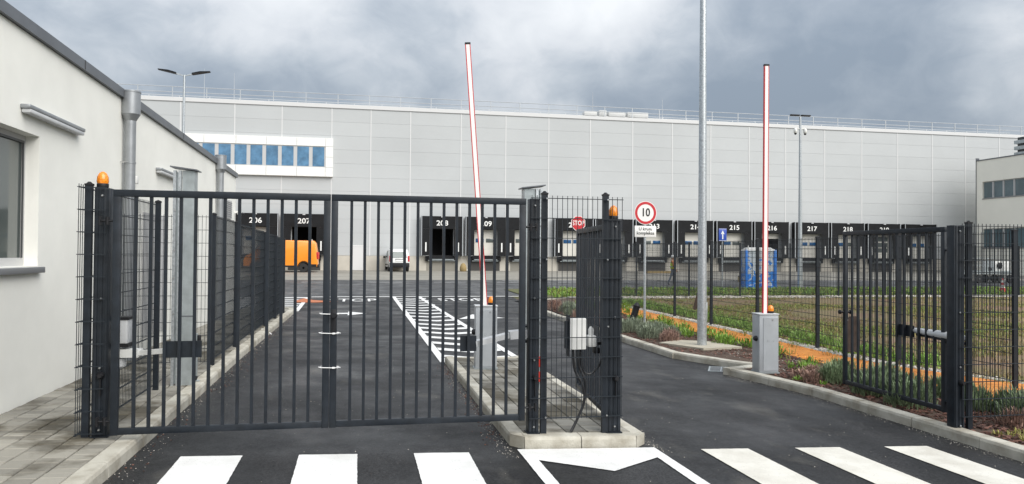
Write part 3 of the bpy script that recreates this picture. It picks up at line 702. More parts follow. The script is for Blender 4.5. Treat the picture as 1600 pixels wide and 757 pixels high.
# ------------------------------------------------------------------ tall reader housings
def reader(label, x, y, mirror=1):
    zb = gz(x, y) + .12; t = thing('card_reader_column', label, 'column', (x, y, zb)); m = mirror
    MB().box(min(-.01 * m, .13 * m), max(-.01 * m, .13 * m), -.08, .12, 0, 2.70).build('housing', 'galv_sheet', t)
    for q in (-.115, -.055): MB().box(min(q * m, (q + .035) * m), max(q * m, (q + .035) * m), -.11, -.05, .0, 2.70).build('mast', 'galv', t)
    MB().box(min(-.08 * m, -.05 * m), max(-.08 * m, -.05 * m), -.07, -.055, .02, 2.68).build('back_plate', 'galv_sheet', t)
    MB().add([(-.15 * m, -.14, 2.74), (.17 * m, -.14, 2.70), (.17 * m, .15, 2.70), (-.15 * m, .15, 2.74), (-.15 * m, -.14, 2.755), (.17 * m, -.14, 2.715), (.17 * m, .15, 2.715), (-.15 * m, .15, 2.755)],
             [(0, 1, 2, 3), (4, 5, 6, 7), (0, 1, 5, 4), (1, 2, 6, 5), (2, 3, 7, 6), (3, 0, 4, 7)]).build('cap', 'flash', t)
    MB().box(min(-.012 * m, .132 * m), max(-.012 * m, .132 * m), -.084, -.078, .86, .875).build('seam', 'flash', t)
    for z in (.5, .9, 1.35, 1.7, 2.2): MB().lathe((-.09 * m, -.112, z), [(.012, 0), (.012, -.008)], 8, 'y').build('bolt', 'bolt', t)
    return t
reader('tall galvanised card reader column behind the left gate leaf', -2.17, 10.3)
t = reader('tall galvanised card reader column on the island behind the gate post', 2.32, 10.1, -1)
for k, z in enumerate((.10, .30)): MB().box(.005, .122, -.118, -.112, z, z + .14).build('reflective_strip', 'red_tape', t)
t = thing('photocell_post', 'thin grey photocell post beside the left reader column', 'post', (-2.06, 10.55, gz(-2.06, 10.55) + .12))
MB().box(-.02, .02, -.02, .02, 0, .62).box(-.05, .05, -.05, .05, 0, .01).build('tube', 'galv_sheet', t); MB().bbox(.02, .06, -.03, .03, .50, .60, .008).build('sensor', 'black', t)
t = thing('plastic_reel', 'orange red plastic net bundle behind the left reader column', 'net', (-2.34, 10.65, gz(-2.3, 10.6) + .12))
for k in range(5): MB().lathe((.03, 0, .10 + .09 * k), [(.05, 0), (.075, .02), (.07, .055), (.05, .075)], 10).build('coil', 'orange_red', t)
t = thing('conduit_end', 'short black conduit stub beside the left reader column', 'conduit', (-1.99 - .1, 10.34, gz(-2.1, 10.3) + .12))
MB().tube([(0, 0, -.02), (0, 0, .05), (.04, -.02, .09), (.09, -.03, .07)], .03, 10).build('hose', 'black', t)

# ------------------------------------------------------------------ barriers
def barrier(label, x, y, dz, tip, side):
    zb = gz(x, y) + dz; t = thing('barrier', label, 'barrier', (x, y, zb), R(-4))
    body = MB().bbox(-.17, .17, -.14, .14, .02, .98, .012).build('cabinet', 'grey_paint', t)
    MB().box(-.10, .163, -.147, -.139, .05, .93).build('door', 'grey_paint', body)
    MB().bbox(-.178, .178, -.15, .15, .981, 1.0, .006).build('lid', 'grey_light', t)
    MB().box(-.185, .185, -.155, .155, 0, .022).build('base_plate', 'galv_sheet', t)
    MB().lathe((.06, -.148, .90), [(.011, 0), (.011, -.006)], 8, 'y').build('lock', 'bolt', body)
    for xx in (-.02, .08): MB().lathe((xx, -.148, .55), [(.007, 0), (.007, -.004)], 8, 'y').build('screw', 'bolt', body)
    MB().lathe((-.172, -.04, .58), [(.045, 0), (.045, -.03), (.03, -.05)], 14, 'x').build('side_knob', 'black', t)
    a = Vector((-.01, .0, .96)); bt = Vector(tip) - Vector((x, y, zb)); bt.y = a.y; d = (bt - a)
    u = d.normalized(); wv = Vector((u.z, 0, -u.x))
    am = MB(); am.bar(a, bt, .042, .062, (1, 0, 0)); armo = am.build('arm', 'arm_white', t)
    for s in (-1, 1): MB().bar(a + wv * (s * .0355), bt + wv * (s * .0345), .046, .012, (1, 0, 0)).build('red_edge', 'red', armo)
    MB().bar(bt, bt + u * .03, .05, .088, (1, 0, 0)).build('end_cap', 'black', armo)
    wl = MB().lathe((.085, -.02, 1.0), [(.05, 0), (.052, .01), (.05, .035)], 16).build('warning_light', 'black', t)
    MB().lathe((.085, -.02, 1.036), [(.047, 0), (.052, .02), (.047, .055), (.034, .085), (.012, .10)], 16).build('lens', 'amber', wl)
barrier('grey barrier with raised arm on the island, behind the closed gate', 1.98, 11.88, .12, (1.66, 11.88, 5.24), 1)
barrier('grey barrier with raised arm beside the right kerb', 6.76, 11.80, .10, (6.77, 11.80, 5.16), -1)

# ------------------------------------------------------------------ warehouse
YW = 65.0; GZW = gz(0, 65)
wh = thing('warehouse', 'huge pale grey panelled warehouse with a row of numbered docks', 'warehouse', (20, YW, GZW))
wb = Vector((20, YW, GZW))
def WB(mb, name, m, parent=wh):
    mb.v = [(x - wb.x, y - wb.y, z - wb.z) for x, y, z in mb.v]; return mb.build(name, m, parent)
seams = [-34, -30.1, -26.2, -22.2, -18.2, -14.1, -9.96, -6.26, -2.27, .93, 4.24, 8.56, 12.48, 16.33, 20.14, 24.11, 27.91, 31.68, 35.53, 39.26, 43.34, 47.31, 51.22, 55.08, 58.86, 62.8, 66.7, 70.6]
docks = [(206, -9.90), (207, -6.12), (208, 5.22), (209, 8.98), (210, 12.5), (211, 16.8), (212, 20.5), (213, 24.27), (214, 28.22), (215, 32.05), (216, 35.82), (217, 39.93), (218, 43.7), (219, 47.6), (220, 51.62)]
DW, DZT, DZB = 3.46, 5.10, 1.76
PT = 1.72
WB(MB().box(-34, 70.6, YW + 2.75, YW + 60, GZW - .3, 13.95), 'core', 'panel_back')
rows = [PT] + [14.0 - 1.155 * k for k in range(10, -1, -1)]
# sandwich panels one by one, cut away where a dock stands
pm = {}
cutouts = [(x + .74, x + 2.74, 0, 4.02) for n, x in docks]
for a, b in zip(seams, seams[1:]):
    for z0, z1 in zip(rows, rows[1:]):
        hit = any(x0 < b - .1 and x1 > a + .1 and z0 < 4.0 for x0, x1, _, _ in cutouts)
        band = a >= -15 and b <= -2.2 and z0 > 8.3 and z1 < 11.3
        if band: continue
        if hit:
            segs = []; cur = a + .02
            for x0, x1, _, _ in cutouts:
                if x1 > a and x0 < b:
                    if x0 > cur + .05: segs.append((cur, x0))
                    cur = max(cur, x1)
            if cur < b - .07: segs.append((cur, b - .02))
        else: segs = [(a + .02, b - .02)]
        for p, q in segs:
            key = (round(q - p, 3), round(z1 - z0, 3))
            if key not in pm: pm[key] = MB().box(0, key[0], -.03, .055, .0045, key[1] - .0045).mesh('panel', M['panel'])
            inst(pm[key], 'panel', wh, (p - wb.x, 0, z0 - wb.z))
# vertical cover strips on the column seams
sm_ = MB().box(-.045, .045, -.05, -.031, 0, 14.0 - PT).mesh('cover_strip', M['trim'])
for s in seams[1:-1]: inst(sm_, 'cover_strip', wh, (s - wb.x, 0, PT - wb.z))
# plinth, with pits under the docks
cuts = sorted((x + .45, x + 3.05) for n, x in docks); cur = -34; pl = []
for a, b in cuts: pl.append((cur, a)); cur = b
pl.append((cur, 70.6))
for a, b in pl: WB(MB().box(a, b, YW - .02, YW + .05, GZW - .1, PT - .01), 'plinth', 'plinth')
WB(MB().box(-34.1, 70.7, YW - .09, YW + 1.5, 14.0, 14.28), 'roof_edge', 'trim')
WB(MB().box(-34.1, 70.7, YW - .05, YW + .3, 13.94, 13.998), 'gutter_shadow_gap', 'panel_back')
WB(MB().box(-34, 70.6, YW + .8, YW + 60, 14.281, 14.5), 'roof', 'roof_white')
# pedestrian door
d = WB(MB().box(-.55, .40, YW - .075, YW - .052, GZW + .02, 2.50), 'door', 'trim'); WB(MB().box(-.60, -.552, YW - .09, YW - .052, GZW + .02, 2.56).box(.402, .45, YW - .09, YW - .052, GZW + .02, 2.56).box(-.55, .40, YW - .09, YW - .052, 2.51, 2.56), 'door_frame', 'white', d)
# strip window in a white projecting frame
bx0, bx1, bz0, bz1 = -14.7, -2.15, 8.22, 11.42; YB = YW - .30
fr = WB(MB().box(bx0, bx1, YB + .10, YW + .05, bz0, bz1), 'window_box', 'white')
cells = [-14.7, -12.35, -9.9, -7.4, -4.85, -3.0, -2.15]
wp = [-14.7, -12.25, -9.8, -7.45, -5.05, -2.75]
for a, b in zip(wp, wp[1:]):
    for z0, z1 in ((bz0, 9.0), (10.72, bz1)): WB(MB().box(a + .012, b - .012, YB, YB + .098, z0 + .01, z1 - .01), 'facing_panel', 'white', fr)
for z0, z1 in ((bz0, 9.0), (9.0, 9.85), (9.85, 10.72), (10.72, bz1)): WB(MB().box(-2.738, bx1, YB, YB + .098, z0 + .01, z1 - .01), 'facing_panel', 'white', fr)
WB(MB().box(bx0, -2.75, YB + .06, YB + .098, 9.0, 10.72), 'window_frame', 'frame_light', fr)
x = -2.85
for k in range(10):
    WB(MB().box(x - .93, x, YB + .045, YB + .058, 9.06, 10.66), 'pane', 'glass_blue', fr)
    x -= 1.225
# docks
bar_m = MB().box(0, .11, -.012, 0, 0, .78).mesh('guide_strip', M['white'])
for n, x0 in docks:
    dep = .62; yf = -dep
    base = (x0 - wb.x, 0, 0 - wb.z)
    def D(mb, name, m, parent): 
        mb.v = [(a + x0 - wb.x, b, c - wb.z) for a, b, c in mb.v]; return mb.build(name, m, parent)
    fr = D(MB().box(0, .09, yf + .03, -.052, DZB, DZT).box(DW - .09, DW, yf + .03, -.052, DZB, DZT).box(.09, DW - .09, yf + .03, -.052, DZT - .06, DZT).box(-.03, -.001, yf + .02, -.3, DZB, DZT + .02).box(DW + .001, DW + .03, yf + .02, -.3, DZB, DZT + .02), 'dock_shelter', 'shelter', wh)
    D(MB().box(-.035, .02, yf - .02, yf + .02, DZB, DZT + .02).box(DW - .02, DW + .035, yf - .02, yf + .02, DZB, DZT + .02), 'edge_profile', 'railing', fr)
    D(MB().box(.022, DW - .022, yf, yf + .025, 4.04, DZT), 'head_curtain', 'shelter', fr)
    D(MB().box(.022, .72, yf + .004, yf + .028, DZB + .02, 4.035), 'side_curtain', 'shelter', fr)
    D(MB().box(DW - .72, DW - .022, yf + .004, yf + .028, DZB + .02, 4.035), 'side_curtain', 'shelter', fr)
    for xx in (.30, DW - .41):
        o = inst(bar_m, 'guide_strip', fr, (x0 - wb.x + xx, yf - .001, 2.1 - wb.z))
    D(MB().bbox(DW / 2 - .11, DW / 2 + .11, yf - .10, yf - .002, DZT - .10, DZT - .02, .01), 'dock_lamp', 'grey_light', fr)
    me = upright(text_mesh('number', str(n), .60, 'white', .004, 1.12, .010)); 
    o = place(me, 'number', fr, (x0 + DW / 2 - wb.x, yf - .006, 4.50 - wb.z))
    # opening, door and leveller
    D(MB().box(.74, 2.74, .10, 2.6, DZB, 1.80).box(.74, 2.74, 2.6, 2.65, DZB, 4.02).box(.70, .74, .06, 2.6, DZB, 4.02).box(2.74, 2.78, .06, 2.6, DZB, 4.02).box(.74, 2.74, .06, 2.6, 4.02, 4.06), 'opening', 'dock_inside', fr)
    if n not in (207, 208):
        zb = 3.55 if n == 216 else DZB + .03
        dr = D(MB().box(.745, 2.735, -.02, .04, zb, 4.015), 'dock_door', 'dock_door', fr)
        z = zb + .02
        k = 0
        while z < 3.95: 
            D(MB().box(.75, 2.73, -.026, -.021, z, min(z + .52, 4.0)), 'door_section', 'dock_door', fr); z += .535
        if n != 216:
            if n == 219:
                for q in range(3):
                    for w in range(3): D(MB().box(.85 + q * .62, 1.32 + q * .62, -.034, -.027, 2.35 + w * .53, 2.75 + w * .53), 'door_window', 'glass', fr)
            else:
                for q, xx in enumerate((.92, 1.82)): D(MB().bbox(xx, xx + .72, -.05, -.027, 2.92, 3.26, .01), 'door_window', 'window_blue' if (n + q) % 3 else 'glass', fr)
    D(MB().box(.45, 3.05, -.02, .045, GZW - .1, 1.28).box(.45, .74, .0, .045, 1.28, PT - .01), 'pit_wall', 'pit' if n % 2 else 'apron', fr)
    lv = D(MB().box(.55, 2.95, -.35, .09, 1.62, 1.74).box(.55, 2.95, -.40, -.352, 1.50, 1.755), 'dock_leveller', 'shelter', fr)
    D(MB().box(.60, 2.90, -.30, -.25, 1.30, 1.36).box(.75, 2.75, -.44, -.402, 1.40, 1.47), 'lip', 'galv_sheet', fr)
    for xx in (.36, 2.84): D(MB().bbox(xx, xx + .26, -.30, -.052, 1.28, 1.72, .02), 'bumper', 'black', fr)
# railing along the roof edge
rl = thing('roof_railing', 'galvanised railing along the warehouse roof edge', 'railing', (20, YW + .35, 14.28))
pm_ = MB().box(-.03, .03, -.03, .03, 0, .98).box(-.09, .09, -.03, .25, 0, .02).mesh('railing_post', M['railing'])
for k in range(0, 40): inst(pm_, 'railing_post', rl, (-53 + 2.6 * k, 0, 0))
for z in (.95, .52): MB().tube([(-53.5, 0, z), (49, 0, z)], .032, 6).build('rail', 'railing', rl)
rl2 = thing('roof_railing', 'second roof railing standing further back on the warehouse roof', 'railing', (20, YW + 6, 14.5))
pm2 = MB().box(-.03, .03, -.03, .03, 0, 1.15).mesh('railing_post', M['railing'])
for k in range(0, 42): inst(pm2, 'railing_post', rl2, (-53 + 2.5 * k, 0, 0))
for z in (1.12, .6): MB().tube([(-53.5, 0, z), (50, 0, z)], .03, 6).build('rail', 'railing', rl2)
for x, h, lab in ((-12.9, 2.9, 'lightning rod above the strip window, left one of the pair'), (-10.5, 2.7, 'lightning rod above the strip window, right one of the pair'), (21.3, 2.6, 'lightning rod on the roof above the low roof hatch'), (28.2, 2.4, 'lightning rod on the roof just left of the tall lamp post')):
    o = MB().tube([(x, YW + 3, 14.5), (x, YW + 3, 14.5 + h)], [.035, .012], 6).lathe((x, YW + 3, 14.501), [(.2, 0), (.2, .1)], 10).build('lightning_rod', 'railing'); tag(o, 'thin ' + lab, 'rod', 'lightning rods on the roof')
t = thing('roof_bundle', 'low pile of pale wrapped material on the warehouse roof edge', 'roof material', (22, YW + .9, 14.5))
for k, (x, w, h) in enumerate(((-2.2, 1.2, .35), (-.8, .7, .5), (.1, 1.6, .42), (1.9, 2.0, .46))): MB().bbox(x, x + w, -.2, .5, .0, h, .04).build('bundle', 'roof_white', t)

# ------------------------------------------------------------------ cream office block on the right
XB, YE = 57.4, 62.0
ob = thing('office_block', 'cream two storey office block at the right edge with strip windows', 'building', (XB, YE - 8, gz(XB, 55)))
bb = Vector((XB, YE - 8, gz(XB, 55)))
def OB(mb, name, m, parent=ob):
    mb.v = [(x - bb.x, y - bb.y, z - bb.z) for x, y, z in mb.v]; return mb.build(name, m, parent)
YN = 36.0; ZT = 11.05
mb = MB()
for z0, z1 in ((0, 2.83), (4.64, 7.46), (9.04, ZT)): mb.box(XB, XB + .3, YN, YE, z0, z1)
for z0, z1 in ((2.83, 4.64), (7.46, 9.04)): mb.box(XB, XB + .3, 61.3, YE, z0, z1).box(XB, XB + .3, YN, YN + 1, z0, z1)
mb.box(XB + .3, XB + 20, YE - .3, YE, 0, ZT).box(XB + .3, XB + 20, YN, YN + .3, 0, ZT)
OB(mb, 'wall', 'cream')
OB(MB().box(XB - .05, XB + 20, YN - .05, YE + .05, ZT + .001, ZT + .10), 'roof', 'flash')
for z0, z1 in ((2.83, 4.64), (7.46, 9.04)):
    y = 61.3
    w = OB(MB().box(XB + .16, XB + .22, YN + 1, 61.3, z0, z1), 'window_band', 'frame_light')
    while y > YN + 2:
        OB(MB().box(XB + .135, XB + .158, y - 1.0, y - .06, z0 + .07, z1 - .07), 'pane', 'glass_grey', w); OB(MB().box(XB + .10, XB + .159, y - 1.16, y - 1.02, z0 + .02, z1 - .02), 'mullion', 'frame_light', w); y -= 1.16
    OB(MB().box(XB - .06, XB + .155, YN + 1, 61.3, z0 - .06, z0), 'sill', 'sill', w)
for k in range(3): OB(MB().box(XB + 2.0, XB + 9, YE - 9, YE - 2.2, ZT + .3 + k * .55, ZT + .62 + k * .55), 'roof_unit', 'galv_sheet')
OB(MB().box(XB + 2.2, XB + 8.8, YE - 8.8, YE - 2.4, ZT + .1, ZT + 2.0), 'roof_unit_core', 'frame_dark')
OB(MB().box(XB - .04, XB + .3, YE + .001, YE + .06, 0, ZT + .3), 'corner_trim', 'flash')

# ------------------------------------------------------------------ lamps and signs
def pole(parent, r0, r1, h, m='galv', n=16): MB().tube([(0, 0, 0), (0, 0, h * .5), (0, 0, h)], [r0, (r0 + r1) / 2, r1], n).build('pole', m, parent)
t = thing('lamp_post', 'tall galvanised lamp post in the bed between the road sign and right barrier', 'lamp post', (7.28, 15.31, gz(7.28, 15.3) + .095))
pole(t, .102, .055, 10.0, n=24)
for z in (2.62, 5.2): MB().lathe((0, 0, z), [(.093 - z * .0045, 0), (.0955 - z * .0045, .006), (.093 - z * .0045, .012)], 24).build('joint_ring', 'galv_sheet', t)
MB().bbox(.072, .102, -.05, .05, .55, .95, .006).build('service_hatch', 'galv', t)
MB().bar((0, 0, 10.0), (-.9, 0, 10.12), .06, .06).build('arm', 'galv', t); MB().bbox(-1.5, -.85, -.12, .12, 10.08, 10.17, .02).build('lamp_head', 'black', t)
sl = MB(); zs = gz(7.2, 15.2) + .085
sl.prism([(6.55, 15.9), (7.05, 14.75), (8.0, 14.9), (7.75, 15.95), (7.2, 16.3)], zs, zs + .045); struct(sl.build('lamp_foundation', 'slab'))
t = thing('lamp_post', 'double headed lamp post rising behind the gatehouse roof', 'lamp post', (-8.1, 38.0, gz(-8, 38)))
pole(t, .09, .05, 10.15)
for s in (-1, 1):
    h = MB().bar((0, 0, 10.1), (s * .45, 0, 10.22), .05, .05).build('arm', 'galv', t)
    MB().add([(s * .35, -.14, 10.17), (s * .35, .14, 10.17), (s * 1.15, .10, 10.33), (s * 1.15, -.10, 10.33), (s * .35, -.14, 10.24), (s * .35, .14, 10.24), (s * .7, .14, 10.33), (s * 1.15, .10, 10.37), (s * 1.15, -.10, 10.37), (s * .7, -.14, 10.33)],
             [(0, 1, 2, 3), (4, 5, 6, 9), (9, 6, 7, 8), (0, 1, 5, 4), (3, 2, 7, 8), (0, 3, 8, 9, 4), (1, 2, 7, 6, 5)]).build('lamp_head', 'black', h)
t = thing('lamp_post', 'slim lamp post with two white dome cameras before dock 217', 'lamp post', (24.3, 38.7, gz(24, 38.7)))
pole(t, .13, .06, 9.7)
for s in (-1, 1):
    MB().bbox(s * .1 - .05 if s > 0 else -.62, .62 if s > 0 else -.05, -.08, .08, 9.72, 9.80, .02).build('lamp_head', 'black', t)
    a = MB().bar((0, 0, 9.0), (s * .28, 0, 9.04), .05, .05).build('camera_arm', 'white_plastic', t)
    MB().lathe((s * .30, 0, 8.72), [(.03, 0), (.085, .05), (.10, .12), (.10, .24), (.05, .32)], 14).build('dome_camera', 'white_plastic', a)
    MB().lathe((s * .30, 0, 8.66), [(.02, 0), (.06, .03), (.075, .08)], 12).build('camera_lens', 'black', a)

def disc(x, z, r, y0, y1, n=40): return MB().prism([(x + r * math.cos(2 * math.pi * k / n), z + r * math.sin(2 * math.pi * k / n)) for k in range(n)], y0, y1, 'xz')
zs = gz(7.42, 19) + .09
t = thing('road_sign', 'round ten limit sign with white text plate in the planting bed', 'road sign', (7.42, 19.0, zs))
MB().tube([(0, .03, 0), (0, .03, 3.2)], .032, 12).build('pole', 'galv', t)
c = 3.045 - zs; d = disc(0, c, .31, -.008, 0, 48).build('disc', 'sign_white', t)
mb = MB(); n = 48
for k in range(n):
    a0, a1 = 2 * math.pi * k / n, 2 * math.pi * (k + 1) / n
    mb.add([(r * math.cos(a), y, c + r * math.sin(a)) for y in (-.0105, -.0085) for a in (a0, a1) for r in (.228, .295)], [(0, 1, 3, 2), (4, 6, 7, 5), (0, 2, 6, 4), (1, 5, 7, 3)])
mb.build('red_ring', 'sign_red', d)
place(upright(text_mesh('number', '10', .30, 'sign_black', .002, .85, .006)), 'number', d, (0, -.011, c + .005))
pz = 2.555 - zs
p = MB().bbox(-.30, .30, -.006, .001, pz - .15, pz + .15, .003).build('text_plate', 'sign_white', t)
place(upright(text_mesh('lettering', 'U krugu\nkompleksa', .115, 'sign_black', .001, 1.0, .002)), 'lettering', p, (0, -.0085, pz + .01))
MB().box(-.292, .292, -.0075, -.0062, pz - .142, pz - .136).box(-.292, .292, -.0075, -.0062, pz + .136, pz + .142).build('border', 'frame_light', p)
MB().box(-.05, .05, .002, .062, c - .15, c - .12).box(-.05, .05, .002, .062, pz - .02, pz + .01).build('clamp', 'galv_sheet', t)

zs = gz(8.1, 28) + .09
t = thing('stop_sign', 'red octagonal stop sign behind the open island gate leaf', 'stop sign', (8.22, 28.0, zs)); c = 3.13 - zs
MB().tube([(0, .03, 0), (0, .03, 3.3)], .032, 10).build('pole', 'galv', t)
def octa(r): return [(r * math.cos(math.pi / 8 + k * math.pi / 4), c + r * math.sin(math.pi / 8 + k * math.pi / 4)) for k in range(8)]
MB().prism(octa(.30), -.008, 0, 'xz').build('plate_border', 'sign_white', t); f = MB().prism(octa(.277), -.011, -.0081, 'xz').build('plate', 'sign_red', t)
place(upright(text_mesh('lettering', 'STOP', .25, 'sign_white', .002, .80, .004)), 'lettering', f, (0, -.0115, c))
zs = gz(19.5, 38.8) + .02
t = thing('road_sign', 'small blue sign with white up arrow before dock 215', 'road sign', (19.55, 38.6, zs))
MB().tube([(0, .03, 0), (0, .03, 3.2)], .035, 10).build('pole', 'galv', t)
p = MB().bbox(-.23, .23, -.01, 0, 2.62, 3.30, .004).build('plate', 'blue', t)
MB().box(-.03, .03, -.013, -.0105, 2.72, 3.02).prism([(-.10, 3.0), (.10, 3.0), (0, 3.2)], -.013, -.0105, 'xz').box(-.215, .215, -.012, -.0105, 2.635, 2.65).box(-.215, .215, -.012, -.0105, 3.27, 3.285).build('arrow', 'sign_white', p)

# ------------------------------------------------------------------ fences on the right
t = thing('mesh_fence', 'long mesh fence between planting bed and field', 'fence', (9.6, 9.7, 0), R(90))
mesh_panel(t, 17.5, .10, 2.30, .0527, rw=.0035, rh=.004)
for k in range(8):
    y = 9.7 + 2.5 * k; p = fence_post(t, 2.5 * k, -.04, gz(9.6, y) + .05, 2.33, .05, .07)
    MB().bbox(2.5 * k - .05, 2.5 * k + .05, -.10, .02, gz(9.6, y) + .06, gz(9.6, y) + .12, .01).build('post_foot', 'black', p)
t = thing('mesh_fence', 'far mesh fence across the field along the gravel strip', 'fence', (9.6, 32.0, 0))
mesh_panel(t, 30, .20, 2.45, .075, rw=.0036, rh=.0042)
for k in range(13): fence_post(t, 2.5 * k, .04, gz(9.6 + 2.5 * k, 32) + .05, 2.5, .06, .05)
# brown plates propped by the fence
t = thing('sheet_board', 'tilted brown board by the fence behind the ten limit sign', 'board', (9.62, 20.3, gz(9.6, 20.3) + .1), R(15))
mb = MB(); mb.prism([(-.02, -.25), (.07, -.25), (.16, -.05), (.15, .42), (.05, .58), (-.05, .55), (-.10, .2)], -.012, .012, 'xz'); 
rot = Matrix.Rotation(R(28), 4, 'Y'); mb.v = [tuple(rot @ Vector(v)) for v in mb.v]; mb.v = [(a - .25, b - .12, c + .62) for a, b, c in mb.v]; mb.build('board', 'brown_board', t)
t = thing('sheet_board', 'brown rounded board hung on the fence by the open leaf', 'board', (9.50, 13.3, gz(9.5, 13.3) + .1), R(8))
MB().prism([(-.13, .1), (.12, .1), (.17, .35), (.17, .68), (.09, .80), (-.09, .80), (-.17, .68), (-.17, .35)], -.012, .012, 'xz').build('board', 'brown_board', t)
MB().tube([(0, 0, 0), (0, .02, .8)], .015, 6).build('stake', 'black', t)
t = thing('folded_sack', 'black sack hanging on a stake left of the ten limit sign', 'sack', (7.55, 20.0, gz(7.5, 20) + .09))
MB().tube([(-.12, 0, .0), (-.10, 0, .18), (-.02, .02, .35), (.02, 0, .52), (.05, .02, .60)], [.05, .09, .085, .10, .04], 9).build('bag', 'black', t); MB().tube([(.06, .05, 0), (.06, .05, .62)], .012, 6).build('stake', 'brown_board', t)
t = thing('gully_grate', 'steel drain grate set in the asphalt at the kerb notch', 'drain grate', (6.42, 12.72, gz(6.4, 12.7) + .006), R(62))
MB().box(-.30, .30, -.22, -.19, 0, .012).box(-.30, .30, .19, .22, 0, .012).box(-.30, -.27, -.19, .19, 0, .012).box(.27, .30, -.19, .19, 0, .012).build('frame', 'galv_sheet', t)
for k in range(9): MB().box(-.255 + k * .06, -.232 + k * .06, -.19, .19, .001, .011).build('grate_bar', 'alu', t)
MB().box(-.27, .27, -.01, .01, .0115, .014).build('cross_bar', 'galv_sheet', t); MB().box(-.27, .27, -.19, .19, -.002, .0005).build('pit', 'black', t)

# ------------------------------------------------------------------ vehicles in the yard
def wheel(parent, x, y, z, r, w, s):
    k = MB().lathe((x, y, z), [(r * .62, -w / 2), (r * .95, -w / 2), (r, -w * .3), (r, w * .3), (r * .95, w / 2), (r * .62, w / 2)], 22, 'y').build('wheel', 'tyre', parent)
    MB().lathe((x, y + s * (w / 2 - .03), z), [(r * .60, 0), (r * .60, s * .012), (r * .25, s * .03), (r * .08, s * .03)], 16, 'y').build('rim', 'rim', k)
def body_shell(prof, hw, tumble, zbelt, ztop, bevel, name, m, parent):
    """side profile in xz, extruded over the width and drawn in above the belt line"""
    bm = bmesh.new(); rows = []
    for s in (-1, 1): rows.append([bm.verts.new((x, s * (hw - (tumble * max(0, (z - zbelt) / (ztop - zbelt)))), z)) for x, z in prof])
    n = len(prof); bm.faces.new(rows[0]); bm.faces.new(rows[1][::-1])
    for i in range(n): bm.faces.new((rows[0][i], rows[1][i], rows[1][(i + 1) % n], rows[0][(i + 1) % n]))
    bmesh.ops.recalc_face_normals(bm, faces=bm.faces)
    ed = [e for e in bm.edges if abs(e.verts[0].co.y - e.verts[1].co.y) < .2 and e.verts[0].co.z > .3]
    bmesh.ops.bevel(bm, geom=ed, offset=bevel, segments=3, affect='EDGES', profile=.5)
    bm.verts.index_update(); mb = MB(); mb.add([v.co[:] for v in bm.verts], [[v.index for v in f.verts] for f in bm.faces], True); bm.free()
    return mb.build(name, m, parent)
def arch(cx, r, z0, n=7): return [(cx + r * math.cos(math.pi * k / n), z0 + r * math.sin(math.pi * k / n)) for k in range(n + 1)]
# orange panel van, side on, rear to the right
vy = 61.2; t = thing('panel_van', 'orange high roof panel van parked across dock 207', 'van', (-5.75, vy, gz(-5, vy)))
prof = [(2.70, .42)] + [(2.70, .75), (2.66, 1.5), (2.55, 2.25), (2.40, 2.42), (-1.0, 2.46), (-1.35, 2.36), (-1.95, 1.55), (-2.62, 1.22), (-2.75, .9), (-2.75, .42)] + [(-2.32, .42)] + arch(-1.85, .43, .42)[::-1][1:-1] + [(-1.38, .42), (1.17, .42)] + arch(1.65, .43, .42)[::-1][1:-1] + [(2.13, .42)]
bd = body_shell(prof, .99, .14, 1.1, 2.46, .07, 'body', 'van_orange', t)
MB().bbox(2.62, 2.80, -.98, .98, .36, .60, .04).build('rear_bumper', 'black', t); MB().bbox(-2.86, -2.60, -.98, .98, .34, .72, .06).build('front_bumper', 'black', t)
for s in (-1, 1):
    MB().box(-1.35, 1.15, s * .985 - .012, s * .985 + .012, .40, .52).box(2.14, 2.62, s * .985 - .012, s * .985 + .012, .40, .62).build('side_moulding', 'black', bd)
    MB().bbox(2.60, 2.73, s * .90 - .07, s * .90 + .07, 1.0, 1.55, .02).build('tail_light', 'tail', bd)
    for x in (1.65, -1.85): wheel(t, x, s * .88, .34, .34, .22, s)
    MB().add([(-1.25, s * .93, 1.40), (-.45, s * .93, 1.40), (-.45, s * .885, 2.02), (-1.0, s * .885, 2.02), (-1.25, s * .945, 1.40), (-.45, s * .945, 1.40), (-.45, s * .90, 2.02), (-1.0, s * .90, 2.02)], [(0, 1, 2, 3), (4, 5, 6, 7), (0, 1, 5, 4), (1, 2, 6, 5), (2, 3, 7, 6), (3, 0, 4, 7)]).build('door_window', 'car_glass', bd)
    MB().bbox(-1.45, -1.28, s * 1.06 - .07, s * 1.06 + .07, 1.35, 1.65, .03).build('mirror', 'black', bd)
    MB().box(-.38, -.372, s * .985, s * .99, .6, 1.3).box(.95, .958, s * .985, s * .99, .6, 1.3).build('door_seam', 'black', bd)
MB().add([(-1.42, -.78, 2.28), (-1.42, .78, 2.28), (-1.97, .84, 1.57), (-1.97, -.84, 1.57), (-1.45, -.78, 2.30), (-1.45, .78, 2.30), (-2.0, .84, 1.59), (-2.0, -.84, 1.59)], [(0, 1, 2, 3), (4, 5, 6, 7), (0, 1, 5, 4), (1, 2, 6, 5), (2, 3, 7, 6), (3, 0, 4, 7)]).build('windscreen', 'car_glass', bd)
MB().bbox(-2.1, -1.9, -.05, .05, 2.44, 2.52, .01).bbox(2.2, 2.28, -.6, -.5, 2.41, 2.52, .01).bbox(-.1, 0, -.6, -.5, 2.44, 2.54, .01).build('roof_fitting', 'grey_light', bd)
